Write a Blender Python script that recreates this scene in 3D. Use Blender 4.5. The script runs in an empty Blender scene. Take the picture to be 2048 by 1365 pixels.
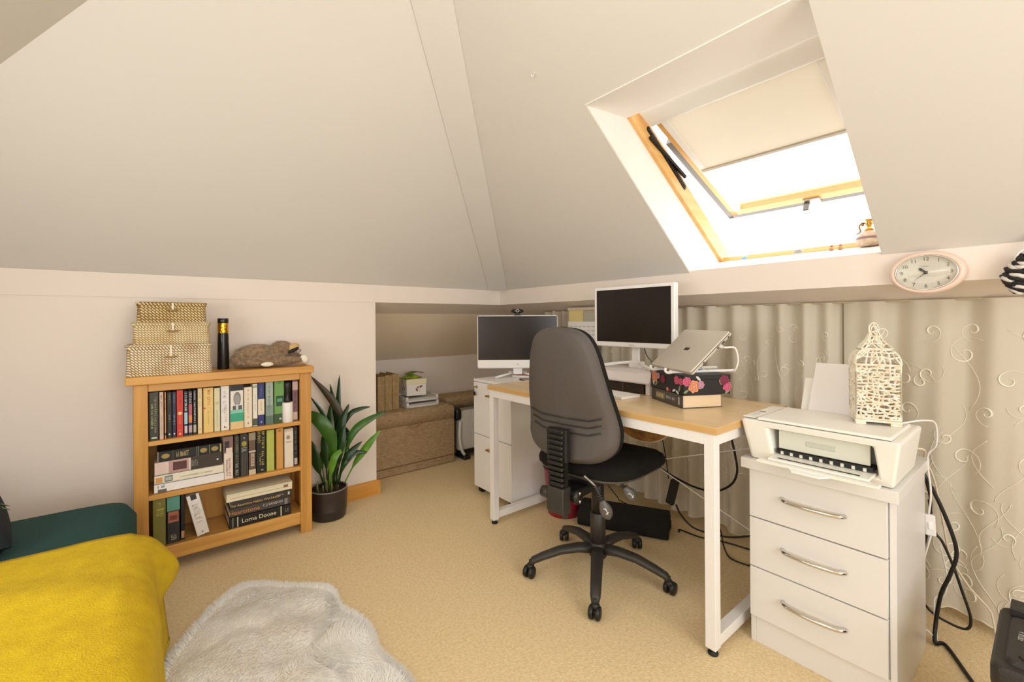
import bpy, bmesh, math, random
from mathutils import Vector, Matrix, noise
random.seed(7)
PI = math.pi
S = bpy.context.scene
COL = S.collection

# ---------------------------------------------------------------- camera, world, exposure
cam_d = bpy.data.cameras.new('camera')
cam = bpy.data.objects.new('camera', cam_d)
COL.objects.link(cam)
S.camera = cam
cam_d.sensor_fit = 'HORIZONTAL'
cam_d.sensor_width = 36.0
cam_d.lens = 875.3 / 2048 * 36.0
cam_d.shift_y = (641.0 - 682.5) / 2048
cam_d.clip_start = 0.02
YAW, ROLL = math.radians(51.17), -0.0069
_f = Vector((math.cos(YAW), math.sin(YAW), 0)); _r = Vector((math.sin(YAW), -math.cos(YAW), 0)); _u = Vector((0, 0, 1))
_R = _r * math.cos(ROLL) + _u * math.sin(ROLL)
_U = -_r * math.sin(ROLL) + _u * math.cos(ROLL)
cam.matrix_world = Matrix(((_R.x, _U.x, -_f.x, 0), (_R.y, _U.y, -_f.y, 0), (_R.z, _U.z, -_f.z, 1.12), (0, 0, 0, 1)))

world = bpy.data.worlds.new('world'); S.world = world
world.use_nodes = True
wn = world.node_tree
bg = wn.nodes['Background']
bg.inputs['Color'].default_value = (0.90, 0.95, 1.0, 1)
bg.inputs['Strength'].default_value = 4.5
S.view_settings.view_transform = 'Standard'
S.view_settings.look = 'None'
S.view_settings.gamma = 1.0
S.view_settings.use_curve_mapping = False
S.view_settings.exposure = -0.05

PENDANT_FILL = 4.5  # glow strength of the added pendant globe
# added fill light at an invented low window on the sofa side
bd = bpy.data.lights.new('sofa_side_fill', 'AREA'); bd.shape = 'RECTANGLE'; bd.size = 1.9; bd.size_y = 0.48
bd.energy = 19.0; bd.color = (0.97, 0.985, 1.0)
bl_ = bpy.data.objects.new('sofa_side_fill', bd); COL.objects.link(bl_)
bl_.location = (-1.055, 0.70, 1.08)
bl_.rotation_euler = (math.radians(90), 0, math.radians(-90))
# added fill light at an invented window behind the viewpoint
ad = bpy.data.lights.new('rear_fill', 'AREA'); ad.shape = 'RECTANGLE'; ad.size = 1.7; ad.size_y = 1.25
ad.energy = 42.0; ad.color = (0.96, 0.98, 1.0)
al = bpy.data.objects.new('rear_fill', ad); COL.objects.link(al)
al.location = (0.45, -1.64, 1.30); al.rotation_euler = (math.radians(90), 0, 0)
# ---------------------------------------------------------------- helpers
def lin(h):
    h = h.lstrip('#')
    out = []
    for i in (0, 2, 4):
        v = int(h[i:i+2], 16) / 255
        out.append(v / 12.92 if v <= 0.04045 else ((v + 0.055) / 1.055) ** 2.4)
    return (*out, 1.0)

MATS = {}
def M(name, col='#888888', rough=0.6, metal=0.0, var=0.0, vscale=20.0, bump=0.0, bscale=60.0, col2=None, stretch=None,
      spec=0.5, sheen=0.0, trans=0.0, alpha=1.0, coat=0.0, emit=None, estr=0.0, detail=3.0):
    if name in MATS: return MATS[name]
    m = bpy.data.materials.new(name); m.use_nodes = True
    nt = m.node_tree; b = nt.nodes['Principled BSDF']
    b.inputs['Base Color'].default_value = lin(col)
    b.inputs['Roughness'].default_value = rough
    b.inputs['Metallic'].default_value = metal
    b.inputs['Specular IOR Level'].default_value = spec
    b.inputs['Sheen Weight'].default_value = sheen
    b.inputs['Transmission Weight'].default_value = trans
    b.inputs['Alpha'].default_value = alpha
    b.inputs['Coat Weight'].default_value = coat
    if emit:
        b.inputs['Emission Color'].default_value = lin(emit); b.inputs['Emission Strength'].default_value = estr
    if var > 0 or col2 or bump > 0:
        tc = nt.nodes.new('ShaderNodeTexCoord'); mp = nt.nodes.new('ShaderNodeMapping')
        nt.links.new(tc.outputs['Object'], mp.inputs['Vector'])
        if stretch: mp.inputs['Scale'].default_value = stretch
    if var > 0 or col2:
        n = nt.nodes.new('ShaderNodeTexNoise'); n.inputs['Scale'].default_value = vscale; n.inputs['Detail'].default_value = detail
        nt.links.new(mp.outputs['Vector'], n.inputs['Vector'])
        r = nt.nodes.new('ShaderNodeValToRGB')
        a = lin(col); c = lin(col2) if col2 else tuple(min(1, x * (1 - var)) for x in a[:3]) + (1,)
        r.color_ramp.elements[0].position = 0.32; r.color_ramp.elements[1].position = 0.68
        r.color_ramp.elements[0].color = c; r.color_ramp.elements[1].color = a
        nt.links.new(n.outputs['Fac'], r.inputs['Fac']); nt.links.new(r.outputs['Color'], b.inputs['Base Color'])
    if bump > 0:
        n2 = nt.nodes.new('ShaderNodeTexNoise'); n2.inputs['Scale'].default_value = bscale; n2.inputs['Detail'].default_value = 2
        nt.links.new(mp.outputs['Vector'], n2.inputs['Vector'])
        bp = nt.nodes.new('ShaderNodeBump'); bp.inputs['Strength'].default_value = bump; bp.inputs['Distance'].default_value = 0.01
        nt.links.new(n2.outputs['Fac'], bp.inputs['Height']); nt.links.new(bp.outputs['Normal'], b.inputs['Normal'])
    MATS[name] = m
    return m

class B:
    """collects geometry for ONE mesh object"""
    def __init__(s): s.v = []; s.f = []; s.mi = []; s.cur = 0; s.T = Matrix.Identity(4)
    def add(s, vs, fs):
        o = len(s.v); s.v += [tuple(s.T @ Vector(p)) for p in vs]; s.f += [tuple(i + o for i in f) for f in fs]; s.mi += [s.cur] * len(fs)
        return s
    def box(s, x0, x1, y0, y1, z0, z1, m=None):
        vs = [(x, y, z) for x in (x0, x1) for y in (y0, y1) for z in (z0, z1)]
        if m is not None: vs = [tuple(m @ Vector(p)) for p in vs]
        return s.add(vs, [(0,1,3,2),(4,6,7,5),(0,4,5,1),(2,3,7,6),(0,2,6,4),(1,5,7,3)])
    def rbox(s, x0, x1, y0, y1, z0, z1, r=0.01, n=3, ax=2):
        """box with rounded corners around axis ax and softened ends"""
        d = [(x0, x1), (y0, y1), (z0, z1)]
        a, b_ = [(1, 2), (2, 0), (0, 1)][ax]
        (a0, a1), (b0, b1), (c0, c1) = d[a], d[b_], d[ax]
        r = min(r, (a1 - a0) / 2.01, (b1 - b0) / 2.01)
        e = min(r * 0.45, (c1 - c0) / 4)
        def ring(ins, c):
            out = []
            for (ca, cb, st) in ((a1 - r, b1 - r, 0), (a0 + r, b1 - r, 1), (a0 + r, b0 + r, 2), (a1 - r, b0 + r, 3)):
                for k in range(n + 1):
                    t = (st + k / n) * PI / 2
                    p = [0, 0, 0]; p[a] = ca + (r - ins) * math.cos(t); p[b_] = cb + (r - ins) * math.sin(t); p[ax] = c
                    out.append(tuple(p))
            return out
        return s.loft([ring(e, c0), ring(0, c0 + e), ring(0, c1 - e), ring(e, c1)])
    def loft(s, rings, cap=True, closed=True):
        n = len(rings[0]); vs = [p for r in rings for p in r]; fs = []
        for i in range(len(rings) - 1):
            for j in range(n if closed else n - 1):
                k = (j + 1) % n
                fs.append((i*n + j, i*n + k, (i+1)*n + k, (i+1)*n + j))
        if cap and closed:
            fs.append(tuple(range(n))[::-1]); fs.append(tuple(range((len(rings)-1)*n, len(rings)*n)))
        return s.add(vs, fs)
    def lathe(s, prof, n=24, c=(0, 0, 0), sx=1, sy=1, cap=True):
        rings = [[(c[0] + r * sx * math.cos(2*PI*k/n), c[1] + r * sy * math.sin(2*PI*k/n), c[2] + z) for k in range(n)] for r, z in prof]
        return s.loft(rings, cap=cap)
    def cyl(s, p, q, r, r2=None, n=12):
        return s.tube([p, q], r, n, r2=r2)
    def tube(s, pts, r, n=8, r2=None, radii=None, cap=True, flat=1.0, upv=None):
        pts = [Vector(p) for p in pts]; rings = []
        up = None
        for i, p in enumerate(pts):
            if i == 0: t = pts[1] - p
            elif i == len(pts) - 1: t = p - pts[i-1]
            else: t = (pts[i+1] - p).normalized() + (p - pts[i-1]).normalized()
            t = t.normalized() if t.length > 1e-9 else Vector((0,0,1))
            if up is None:
                up = Vector(upv) if upv else (Vector((0,0,1)) if abs(t.z) < 0.9 else Vector((1,0,0)))
            a = (up - t * up.dot(t))
            if a.length < 1e-6: a = t.orthogonal()
            a.normalize(); b = t.cross(a); up = a
            rr = radii[i] if radii else (r if r2 is None else r + (r2 - r) * i / (len(pts) - 1))
            rings.append([tuple(p + a * rr * flat * math.cos(2*PI*k/n) + b * rr * math.sin(2*PI*k/n)) for k in range(n)])
        return s.loft(rings, cap=cap)
    def ell(s, c, rx, ry, rz, n=14, m=9, rot=None):
        rings = []
        for i in range(m + 1):
            t = -PI/2 + PI * i / m; ct = max(math.cos(t), 0.02)
            rings.append([Vector((rx*ct*math.cos(2*PI*k/n), ry*ct*math.sin(2*PI*k/n), rz*math.sin(t))) for k in range(n)])
        R = rot.to_matrix() if rot is not None and hasattr(rot, 'to_matrix') else rot
        rings = [[tuple(Vector(c) + ((R @ p) if R is not None else p)) for p in r] for r in rings]
        return s.loft(rings)
    def grid(s, fn, nu, nv):
        vs = [fn(i / nu, j / nv) for i in range(nu + 1) for j in range(nv + 1)]
        fs = [(i*(nv+1)+j, (i+1)*(nv+1)+j, (i+1)*(nv+1)+j+1, i*(nv+1)+j+1) for i in range(nu) for j in range(nv)]
        return s.add(vs, fs)
    def prism(s, poly, z0, z1, m=None):
        """extrude an (x,y) polygon from z0 to z1"""
        n = len(poly)
        vs = [(x, y, z0) for x, y in poly] + [(x, y, z1) for x, y in poly]
        if m is not None: vs = [tuple(m @ Vector(p)) for p in vs]
        fs = [tuple(range(n))[::-1], tuple(range(n, 2*n))] + [(i, (i+1) % n, n + (i+1) % n, n + i) for i in range(n)]
        return s.add(vs, fs)
    def build(s, name, mat, parent=None, smooth=False, bevel=0.0, seg=2, solid=0.0, sub=0, fix=True, loc=None, rot=None):
        me = bpy.data.meshes.new(name); me.from_pydata(s.v, [], s.f)
        mats = mat if isinstance(mat, (list, tuple)) else [mat]
        for q in mats: me.materials.append(q)
        if len(mats) > 1: me.polygons.foreach_set('material_index', s.mi)
        if fix:
            bm = bmesh.new(); bm.from_mesh(me); bmesh.ops.recalc_face_normals(bm, faces=bm.faces); bm.to_mesh(me); bm.free()
        o = bpy.data.objects.new(name, me); COL.objects.link(o)
        if parent: o.parent = parent
        if loc: o.location = loc
        if rot: o.rotation_euler = rot
        if smooth:
            me.polygons.foreach_set('use_smooth', [True] * len(me.polygons))
        if solid:
            d = o.modifiers.new('solid', 'SOLIDIFY'); d.thickness = solid; d.offset = 0
        if bevel:
            d = o.modifiers.new('bevel', 'BEVEL'); d.width = bevel; d.segments = seg; d.limit_method = 'ANGLE'; d.angle_limit = 0.6
            me.polygons.foreach_set('use_smooth', [True] * len(me.polygons))
            if hasattr(d, 'harden_normals'): d.harden_normals = True
        if sub:
            d = o.modifiers.new('sub', 'SUBSURF'); d.levels = sub; d.render_levels = sub
        return o

def smooth_angle(o, ang=0.7):
    me = o.data
    bm = bmesh.new(); bm.from_mesh(me)
    for e in bm.edges:
        if len(e.link_faces) == 2 and e.calc_face_angle(0) > ang: e.smooth = False
    for f in bm.faces: f.smooth = True
    bm.to_mesh(me); bm.free()
    return o

def thing(name, label, cat, loc=(0, 0, 0), rz=0.0, group=None, rot=None):
    o = bpy.data.objects.new(name, None); COL.objects.link(o)
    o.empty_display_size = 0.05
    o.location = loc; o.rotation_euler = rot if rot else (0, 0, rz)
    o['label'] = label; o['category'] = cat
    if group: o['group'] = group
    return o
def tag(o, label, cat, group=None):
    o['label'] = label; o['category'] = cat
    if group: o['group'] = group
    return o
def struct(o): o['kind'] = 'structure'; return o
def stuff(o): o['kind'] = 'stuff'; return o

def text(s, size, mat, parent, mtx, name='lettering', ext=0.0004, sx=1.0, align='CENTER'):
    cu = bpy.data.curves.new(name, 'FONT'); cu.body = s; cu.size = size; cu.extrude = ext
    cu.align_x = align; cu.align_y = 'CENTER'; cu.resolution_u = 3
    o = bpy.data.objects.new(name, cu); COL.objects.link(o)
    bpy.context.view_layer.update()
    me = bpy.data.meshes.new_from_object(o)
    bpy.data.objects.remove(o); bpy.data.curves.remove(cu)
    me.transform(Matrix.Diagonal((sx, 1, 1, 1)))
    me.name = name; me.materials.clear(); me.materials.append(mat)
    q = bpy.data.objects.new(name, me); COL.objects.link(q)
    if parent: q.parent = parent
    q.matrix_local = mtx
    return q
def frame(o, x, y, z):
    """matrix with given origin and axis vectors"""
    x, y, z = Vector(x).normalized(), Vector(y).normalized(), Vector(z).normalized()
    return Matrix(((x.x, y.x, z.x, o[0]), (x.y, y.y, z.y, o[1]), (x.z, y.z, z.z, o[2]), (0, 0, 0, 1)))
def spline(pts, n=8):
    """Catmull-Rom through pts"""
    P = [Vector(p) for p in pts]; P = [P[0]*2 - P[1]] + P + [P[-1]*2 - P[-2]]
    out = []
    for i in range(1, len(P) - 2):
        for k in range(n):
            t = k / n
            out.append(0.5 * ((2*P[i]) + (P[i+1]-P[i-1])*t + (2*P[i-1]-5*P[i]+4*P[i+1]-P[i+2])*t*t + (3*P[i]-P[i-1]-3*P[i+1]+P[i+2])*t**3))
    out.append(P[-2]); return out
def wood(name, base, dark, axis=0, scale=1.0, rough=0.4, wave=7.0):
    if name in MATS: return MATS[name]
    m = bpy.data.materials.new(name); m.use_nodes = True; nt = m.node_tree; b = nt.nodes['Principled BSDF']
    tc = nt.nodes.new('ShaderNodeTexCoord'); mp = nt.nodes.new('ShaderNodeMapping')
    sc = [26.0, 26.0, 26.0]; sc[axis] = 1.6
    mp.inputs['Scale'].default_value = [x * scale for x in sc]
    nt.links.new(tc.outputs['Object'], mp.inputs['Vector'])
    n = nt.nodes.new('ShaderNodeTexNoise'); n.inputs['Scale'].default_value = 1.0; n.inputs['Detail'].default_value = 5; n.inputs['Distortion'].default_value = 0.6
    nt.links.new(mp.outputs['Vector'], n.inputs['Vector'])
    r = nt.nodes.new('ShaderNodeValToRGB'); r.color_ramp.elements[0].position = 0.3; r.color_ramp.elements[1].position = 0.62
    r.color_ramp.elements[0].color = lin(dark); r.color_ramp.elements[1].color = lin(base)
    nt.links.new(n.outputs['Fac'], r.inputs['Fac']); nt.links.new(r.outputs['Color'], b.inputs['Base Color'])
    b.inputs['Roughness'].default_value = rough
    MATS[name] = m
    return m

# ---------------------------------------------------------------- the room
XR, YL = 2.103, 2.77            # vertical faces of the two bands
ZT, ZB = 1.355, 1.243           # band top / bottom
XW, YBK = -1.10, -1.70          # wall on the sofa side, wall behind the camera
TAN = math.tan(math.radians(38.5)); ZC = 2.45
SL = (ZC - ZT) / TAN            # horizontal run of a slope
paint = M('ceiling_paint', '#E3DED7', 0.75, bump=0.04, bscale=35, var=0.015, vscale=1.5)
wallp = M('wall_paint', '#F1E4D8', 0.75, bump=0.03, bscale=60)
carpet = M('carpet', '#F6E0B4', 0.95, col2='#E8C994', vscale=95, bump=0.45, bscale=260, detail=5)
oakb = wood('oak_trim', '#E3A552', '#CB8B3A', axis=0, rough=0.35)

b = B(); b.box(XW - .1, 2.95, YBK - .1, 3.7, -0.08, 0.0); struct(b.build('floor', carpet))

# wall below the left band with the alcove cut out of it
b = B(); b.box(XW, 1.091, YL, YL + 0.10, 0, ZB); b.box(XW, 1.091, YL, YL + .004, ZB, ZT)
struct(b.build('wall_left', wallp))
b = B(); b.box(1.021, 1.091, YL + .10, 3.47, 0, 1.3); struct(b.build('wall_alcove_side', wallp))
b = B(); b.box(1.0, 2.95, 3.45, 3.55, 0, 0.83); struct(b.build('wall_alcove_back', wallp))
b = B(); b.box(2.76, 2.86, YBK, 3.55, 0, 0.85); struct(b.build('wall_eaves', wallp))
b = B(); b.box(XW - .1, XW, YBK - .1, YL + .1, 0, ZT + .02); struct(b.build('wall_sofa_side', wallp))
b = B(); b.box(XW - .1, 2.95, YBK - .1, YBK, 0, ZC + .1); struct(b.build('wall_behind', wallp))

# bands: vertical fascia with a gently falling soffit
def band(name, along, a0, a1, plane):
    b = B()
    prof = [(0, ZT + .01), (0, ZB), (0.225, 1.172), (0.225, 1.19), (0.225, ZT + .01)]
    n = len(prof)
    rings = []
    for a in (a0, a1):
        rings.append([((plane + d, a, z) if along == 'y' else (a, plane + d, z)) for d, z in prof])
    b.loft(rings)
    return struct(b.build(name, wallp))
band('trim_1', 'x', 1.091, XR + .225, YL)
b = B(); b.box(XW, 1.091, YL - .004, YL + .002, ZB, ZT); struct(b.build('trim_4', wallp))
band('trim_2', 'y', YBK, YL + .225, XR)

# sloping ceilings, solid sheets on the outer side
NZ = Vector((math.sin(math.radians(38.5)), 0, math.cos(math.radians(38.5))))
th = 0.10
def sheet(name, poly, outward, mat=paint, t=th):
    o = Vector(outward).normalized() * t; b = B(); n = len(poly)
    b.add([tuple(p) for p in poly] + [tuple(Vector(p) + o) for p in poly],
          [tuple(range(n)), tuple(range(n, 2*n))[::-1]] + [(i, (i+1) % n, n + (i+1) % n, n + i) for i in range(n)])
    return struct(b.build(name, mat))
def zx(x): return ZT + (XR - x) * TAN      # right slope
def zy(y): return ZT + (YL - y) * TAN      # left slope
sheet('ceiling_left', [(XW, YL, ZT), (XR, YL, ZT), (XR - SL, YL - SL, ZC), (XW + SL, YL - SL, ZC)], (0, NZ.x, NZ.z))
sheet('ceiling_sofa_side', [(XW, YBK, ZT), (XW, YL, ZT), (XW + SL, YL - SL, ZC), (XW + SL, YBK, ZC)], (-NZ.x, 0, NZ.z))
b = B(); b.box(XW + SL - .05, XR - SL + .05, YBK, YL - SL + .05, ZC, ZC + .1); struct(b.build('ceiling', paint))
# right slope with the window opening
WY0, WY1, WZ0, WZ1 = 0.406, 1.169, ZT, 1.975
wx1 = XR - (WZ1 - ZT) / TAN
def P(y, z): return (XR - (z - ZT) / TAN, y, z)
for k, poly in enumerate((
    [P(WY1, ZT), P(YL, ZT), (XR - SL, YL - SL, ZC), (XR - SL, WY1, ZC)],
    [P(WY0, WZ1), P(WY1, WZ1), P(WY1, ZC), P(WY0, ZC)],
    [P(YBK, ZT), P(WY0, ZT), P(WY0, ZC), P(YBK, ZC)])):
    sheet('ceiling_window_side' + ('' if k == 0 else '_%d' % k), poly, (NZ.x, 0, NZ.z), t=0.02)
# roof slopes carried on below the bands (alcove and eaves)
tanp = M('alcove_paint', '#F3E2C8', .8)
sheet('ceiling_alcove', [(1.02, YL + .20, 1.19), (2.95, YL + .20, 1.19), (2.95, 3.5, .76), (1.02, 3.5, .76)], (0, NZ.x, NZ.z), mat=tanp, t=.03)
sheet('ceiling_eaves', [(XR + .22, YBK, 1.19), (XR + .22, 3.5, 1.19), (2.83, 3.5, .75), (2.83, YBK, .75)], (NZ.x, 0, NZ.z), t=.03)
# plastered hip strip between the two slopes
def hipq(t, w, d):
    x = XR - t; y = YL - t
    return (x, y)
b = B()
for s0, s1 in ((0.012, SL - .004),):
    pts = []
    for t, ww in ((s0, .10), (s1, .115)):
        z = ZT + t * TAN
        # strip reaches from left slope to right slope across the hip
        pts.append([(XR - t - ww, YL - t, z), (XR - t - ww, YL - t, z - .006), (XR - t, YL - t - ww, z - .006), (XR - t, YL - t - ww, z)])
    b.loft(pts)
struct(b.build('trim_3', paint))
# small hook in the plaster
b = B(); b.T = Matrix.Translation((1.165, 1.297, 2.100)); b.tube([(0, 0, .01), (-.004, 0, -.012), (-.012, 0, -.014), (-.014, 0, -.006)], .003, 6)
tag(b.build('ceiling_hook', M('hook_white', '#F4F0EA', .4), smooth=True), 'tiny white hook in the sloping ceiling left of the roof window', 'hook')

# oak skirting
b = B()
prof = [(0, 0), (0.018, 0), (0.018, .075), (0.010, .092), (0, .092)]
b.loft([[(XW, YL - d, z) for d, z in prof], [(1.091 + .0, YL - d, z) for d, z in prof], ])
struct(b.build('baseboard_left', oakb))
b = B()
b.loft([[(1.091 + d, YL - .018, z) for d, z in prof], [(1.091 + d, 3.45, z) for d, z in prof]])
struct(b.build('baseboard_alcove', wood('oak_trim_y', '#E3A552', '#CB8B3A', axis=1, rough=.35)))

# ---------------------------------------------------------------- roof window
win = bpy.data.objects.new('window_1', None); COL.objects.link(win); struct(win)
pine = wood('pine', '#ECBE7C', '#DFA85C', axis=0, rough=.4)
piney = wood('pine_y', '#ECBE7C', '#DFA85C', axis=1, rough=.4)
grey = M('grey_cladding', '#7A736B', .5)
white_p = M('white_plastic', '#F3F1EC', .35)
# reveals
rv = M('reveal_paint', '#F4EEE6', .65)
bx0, bz0 = XR, ZT                      # bottom front
bx1, bz1 = 2.417, 1.434                # bottom back
tx0, tz0 = wx1, WZ1
tx1, tz1 = 1.586, 1.998
def slab(b, quad, off):
    o = Vector(off); b.add([tuple(p) for p in quad] + [tuple(Vector(p) + o) for p in quad],
        [(0,1,2,3), (7,6,5,4), (0,4,5,1), (1,5,6,2), (2,6,7,3), (3,7,4,0)])
for nm, y, o in (('reveal_side', WY1 - .003, .03), ('reveal_side', WY0, -.03)):
    b = B(); slab(b, [(bx0 + .004, y, bz0), (bx1 + .12, y, bz1 + .0), (tx1 + .12, y, tz1 + .09), (tx0 + .004, y, tz0)], (0, o, 0)); b.build(nm, rv, win)
b = B(); slab(b, [(tx0 - .002, WY0, tz0 - .003), (tx0 - .002, WY1, tz0 - .003), (tx1, WY1, tz1 - .003), (tx1, WY0, tz1 - .003)], (0, 0, .03)); b.build('reveal_head', rv, win)
b = B(); slab(b, [(bx0 + .001, WY0, bz0 + .0102), (bx0 + .001, WY1, bz0 + .0102), (bx1, WY1, bz1), (bx1, WY0, bz1)], (0, 0, -.05)); b.build('sill', rv, win)
# fixed frame: local axes s (down the roof), y, n (outwards)
SD = Vector((bx1 - tx1, 0, bz1 - tz1)); FL = SD.length; SD.normalize()
ND = Vector((-SD.z, 0, SD.x))
FM = frame((tx1, 0, tz1), SD, (0, 1, 0), ND)
b = B(); b.T = FM; b.box(-.04, FL + .05, WY1 - .022, WY1 + .03, 0, .085); b.build('frame_stile', pine, win, bevel=.003)
b = B(); b.T = FM; b.box(-.04, FL + .05, WY0 - .03, WY0 + .022, 0, .085); b.build('frame_stile', pine, win, bevel=.003)
b = B(); b.T = FM; b.box(-.04, .0, WY0, WY1, 0.06, .085); b.build('frame_head', piney, win, bevel=.003)
b = B(); b.T = FM; b.box(FL - .002, FL + .05, WY0, WY1, -.0, .030); b.build('frame_sill', piney, win, bevel=.003)
# hinge spring channel in the left stile
b = B(); b.T = FM; b.rbox(.11, .50, WY1 - .025, WY1 - .021, .045, .070, r=.01, ax=1); b.build('hinge_channel', M('dark_metal', '#2A2623', .4, .6), win)
b = B(); b.T = FM
for k in range(34): b.cyl((.125 + k*.0108, WY1 - .026, .048), (.130 + k*.0108, WY1 - .026, .067), .0028, n=6)
b.build('hinge_spring', M('spring_metal', '#4A443E', .35, .8), win, smooth=True)
# opened sash
SA = Vector((2.50 - 1.66, 0, 1.700 - 2.045)); SLN = SA.length; SA.normalize(); SN = Vector((-SA.z, 0, SA.x))
SM = frame((1.655, 0, 2.04), SA, (0, 1, 0), SN)
sy0, sy1 = WY0 + .04, WY1 - .04
sash = bpy.data.objects.new('sash', None); COL.objects.link(sash); sash.parent = win; sash.matrix_local = SM
def spart(nm, mat, *bx, bevel=.002):
    b = B()
    for q in bx: b.box(*q)
    return b.build(nm, mat, sash, bevel=bevel)
for y0, y1 in ((sy1 - .032, sy1), (sy0, sy0 + .032)): spart('stile', pine, (0, SLN, y0, y1, 0, .045))
spart('bottom_rail', piney, (SLN - .045, SLN, sy0, sy1, 0, .045)); spart('top_rail', piney, (0, .05, sy0, sy1, 0, .045))
for y0, y1 in ((sy1, sy1 + .030), (sy0 - .030, sy0)): spart('cladding', grey, (.24, SLN + .026, y0, y1, .002, .062))
spart('cladding', grey, (SLN, SLN + .030, sy0 - .030, sy1 + .030, .002, .062))
spart('glass', M('window_glass', '#FFFFFF', .0, trans=1.0, spec=.3), (.05, SLN - .045, sy0 + .03, sy1 - .03, .03, .034), bevel=0)
for y0, y1 in ((sy1 - .062, sy1 - .030), (sy0 + .03, sy0 + .062)): spart('blind_rail', white_p, (.02, SLN - .05, y0, y1, -.010, .02))
spart('stay_arm', M('dark_metal'), (.10, .42, sy1 + .004, sy1 + .016, -.075, -.060), bevel=.001)
b = B(); hy = (WY0 + WY1)/2 - .045
b.box(SLN - .03, SLN + .012, hy - .035, hy + .035, -.012, .002); b.box(SLN - .012, SLN + .006, hy + .012, hy + .03, -.075, -.01)
b.build('lock_plate', M('brushed_metal', '#B9B2A8', .35, .9), sash, bevel=.002)
b = B(); b.box(SLN - .016, SLN - .004, hy + .01, hy + .034, -.055, .07); b.build('latch_handle', M('handle_metal', '#6E665C', .35, .8), sash, bevel=.002)
# roller blind fitted to the sash
bl = thing('roller_blind', 'cream roller blind pulled halfway down the open roof window', 'blind'); bl.matrix_world = SM
b = B(); b.rbox(-.035, .075, sy0 + .004, sy1 - .004, -.05, .004, r=.02, ax=1); b.build('cassette', white_p, bl, smooth=True)
cl = bpy.data.materials.new('blind_cloth'); cl.use_nodes = True; nt = cl.node_tree; pb = nt.nodes['Principled BSDF']
pb.inputs['Base Color'].default_value = lin('#F3EDE0'); pb.inputs['Roughness'].default_value = .8
tr = nt.nodes.new('ShaderNodeBsdfTranslucent'); tr.inputs['Color'].default_value = lin('#F3EBDC')
mx = nt.nodes.new('ShaderNodeMixShader'); mx.inputs['Fac'].default_value = .4
nt.links.new(pb.outputs[0], mx.inputs[1]); nt.links.new(tr.outputs[0], mx.inputs[2]); nt.links.new(mx.outputs[0], nt.nodes['Material Output'].inputs['Surface'])
b = B(); b.box(.06, .47, sy0 + .034, sy1 - .034, -.0085, -.0065); b.build('cloth', cl, bl)
b = B(); b.rbox(.465, .485, sy0 + .036, sy1 - .036, -.014, -.001, r=.004, ax=1); b.build('bottom_bar', M('bar_grey', '#B9AF9E', .4, .4), bl)

# unseen glowing globe pendant, added above the viewpoint to light the room
lamp = thing('added_pendant', 'round white pendant globe added out of view above the viewpoint to light the room', 'lamp', (0.35, 0.62, 2.20))
b = B(); b.ell((0, 0, 0), .17, .17, .16, 24, 16); b.build('shade', M('fill_globe', '#FFFAF2', .8, emit='#FFF6EC', estr=PENDANT_FILL), lamp, smooth=True)
b = B(); b.cyl((0, 0, .155), (0, 0, .24), .004, n=6); b.build('cord', white_p, lamp)
b = B(); b.lathe([(.045, .225), (.04, .246), (.01, .249)], 16); b.build('ceiling_rose', white_p, lamp, smooth=True)

# unseen window frame added to carry the rear fill light
b = B()
for q in ((-.45, 1.35, .62, .68), (-.45, 1.35, 1.92, 1.98), (-.45, -.39, .68, 1.92), (1.29, 1.35, .68, 1.92), (.42, .48, .68, 1.92)): b.box(q[0], q[1], YBK, YBK + .03, q[2], q[3])
w2 = struct(b.build('added_window_2', white_p, bevel=.003))
b = B(); b.box(-.39, 1.29, YBK + .004, YBK + .010, .68, 1.92); b.build('glass', M('added_pane', '#DDE6EA', .1), w2)

# unseen low window frame added to carry the sofa-side fill light
b = B()
for q in ((-.31, 1.71, .80, .845), (-.31, 1.71, 1.315, 1.35), (-.31, -.26, .845, 1.315), (1.66, 1.71, .845, 1.315), (.68, .72, .845, 1.315)): b.box(XW, XW + .03, *q)
w3 = struct(b.build('added_window_3', white_p, bevel=.003))
b = B(); b.box(XW + .004, XW + .010, -.26, 1.66, .845, 1.315); b.build('glass', M('added_pane'), w3)

# ---------------------------------------------------------------- oak bookcase
oakx = wood('oak_x', '#DCA557', '#BE853C', axis=0, rough=.38)
oakz = wood('oak_z', '#D69D4E', '#B88038', axis=2, rough=.38)
oakt = wood('oak_top', '#E2A854', '#C08438', axis=0, scale=.8, rough=.35)
FY, BY = 2.50, 2.745
bc = thing('bookcase', 'low oak bookcase with three shelves of books standing against the wall', 'bookcase', (0.27, 2.62, 0))
bc_o = Vector((0.27, 2.62, 0))
def bpart(nm, mat, x0, x1, y0, y1, z0, z1, bevel=.003):
    b = B(); b.T = Matrix.Translation(-bc_o); b.box(x0, x1, y0, y1, z0, z1); return b.build(nm, mat, bc, bevel=bevel)
bpart('top', oakt, -.117, .640, FY - .018, BY, .848, .885, .005)
for x0, x1 in ((-.092, -.042), (.575, .630)):
    bpart('post', oakz, x0, x1, FY, FY + .03, 0, .848); bpart('post', oakz, x0, x1, BY - .03, BY, 0, .848)
    xm = (x0 + x1) / 2
    bpart('side_panel', oakz, xm - .01, xm + .01, FY + .03, BY - .03, .05, .848, 0)
bpart('top_rail', oakx, -.042, .575, FY + .003, FY + .022, .815, .848)
bpart('shelf', oakx, -.055, .590, FY + .004, BY - .012, .574, .595); bpart('shelf', oakx, -.055, .590, FY + .004, BY - .012, .333, .355)
bpart('shelf', oakx, -.055, .590, FY + .012, BY - .012, .095, .115)
bpart('bottom_rail', oakx, -.042, .575, FY + .002, FY + .022, .052, .115)
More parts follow.
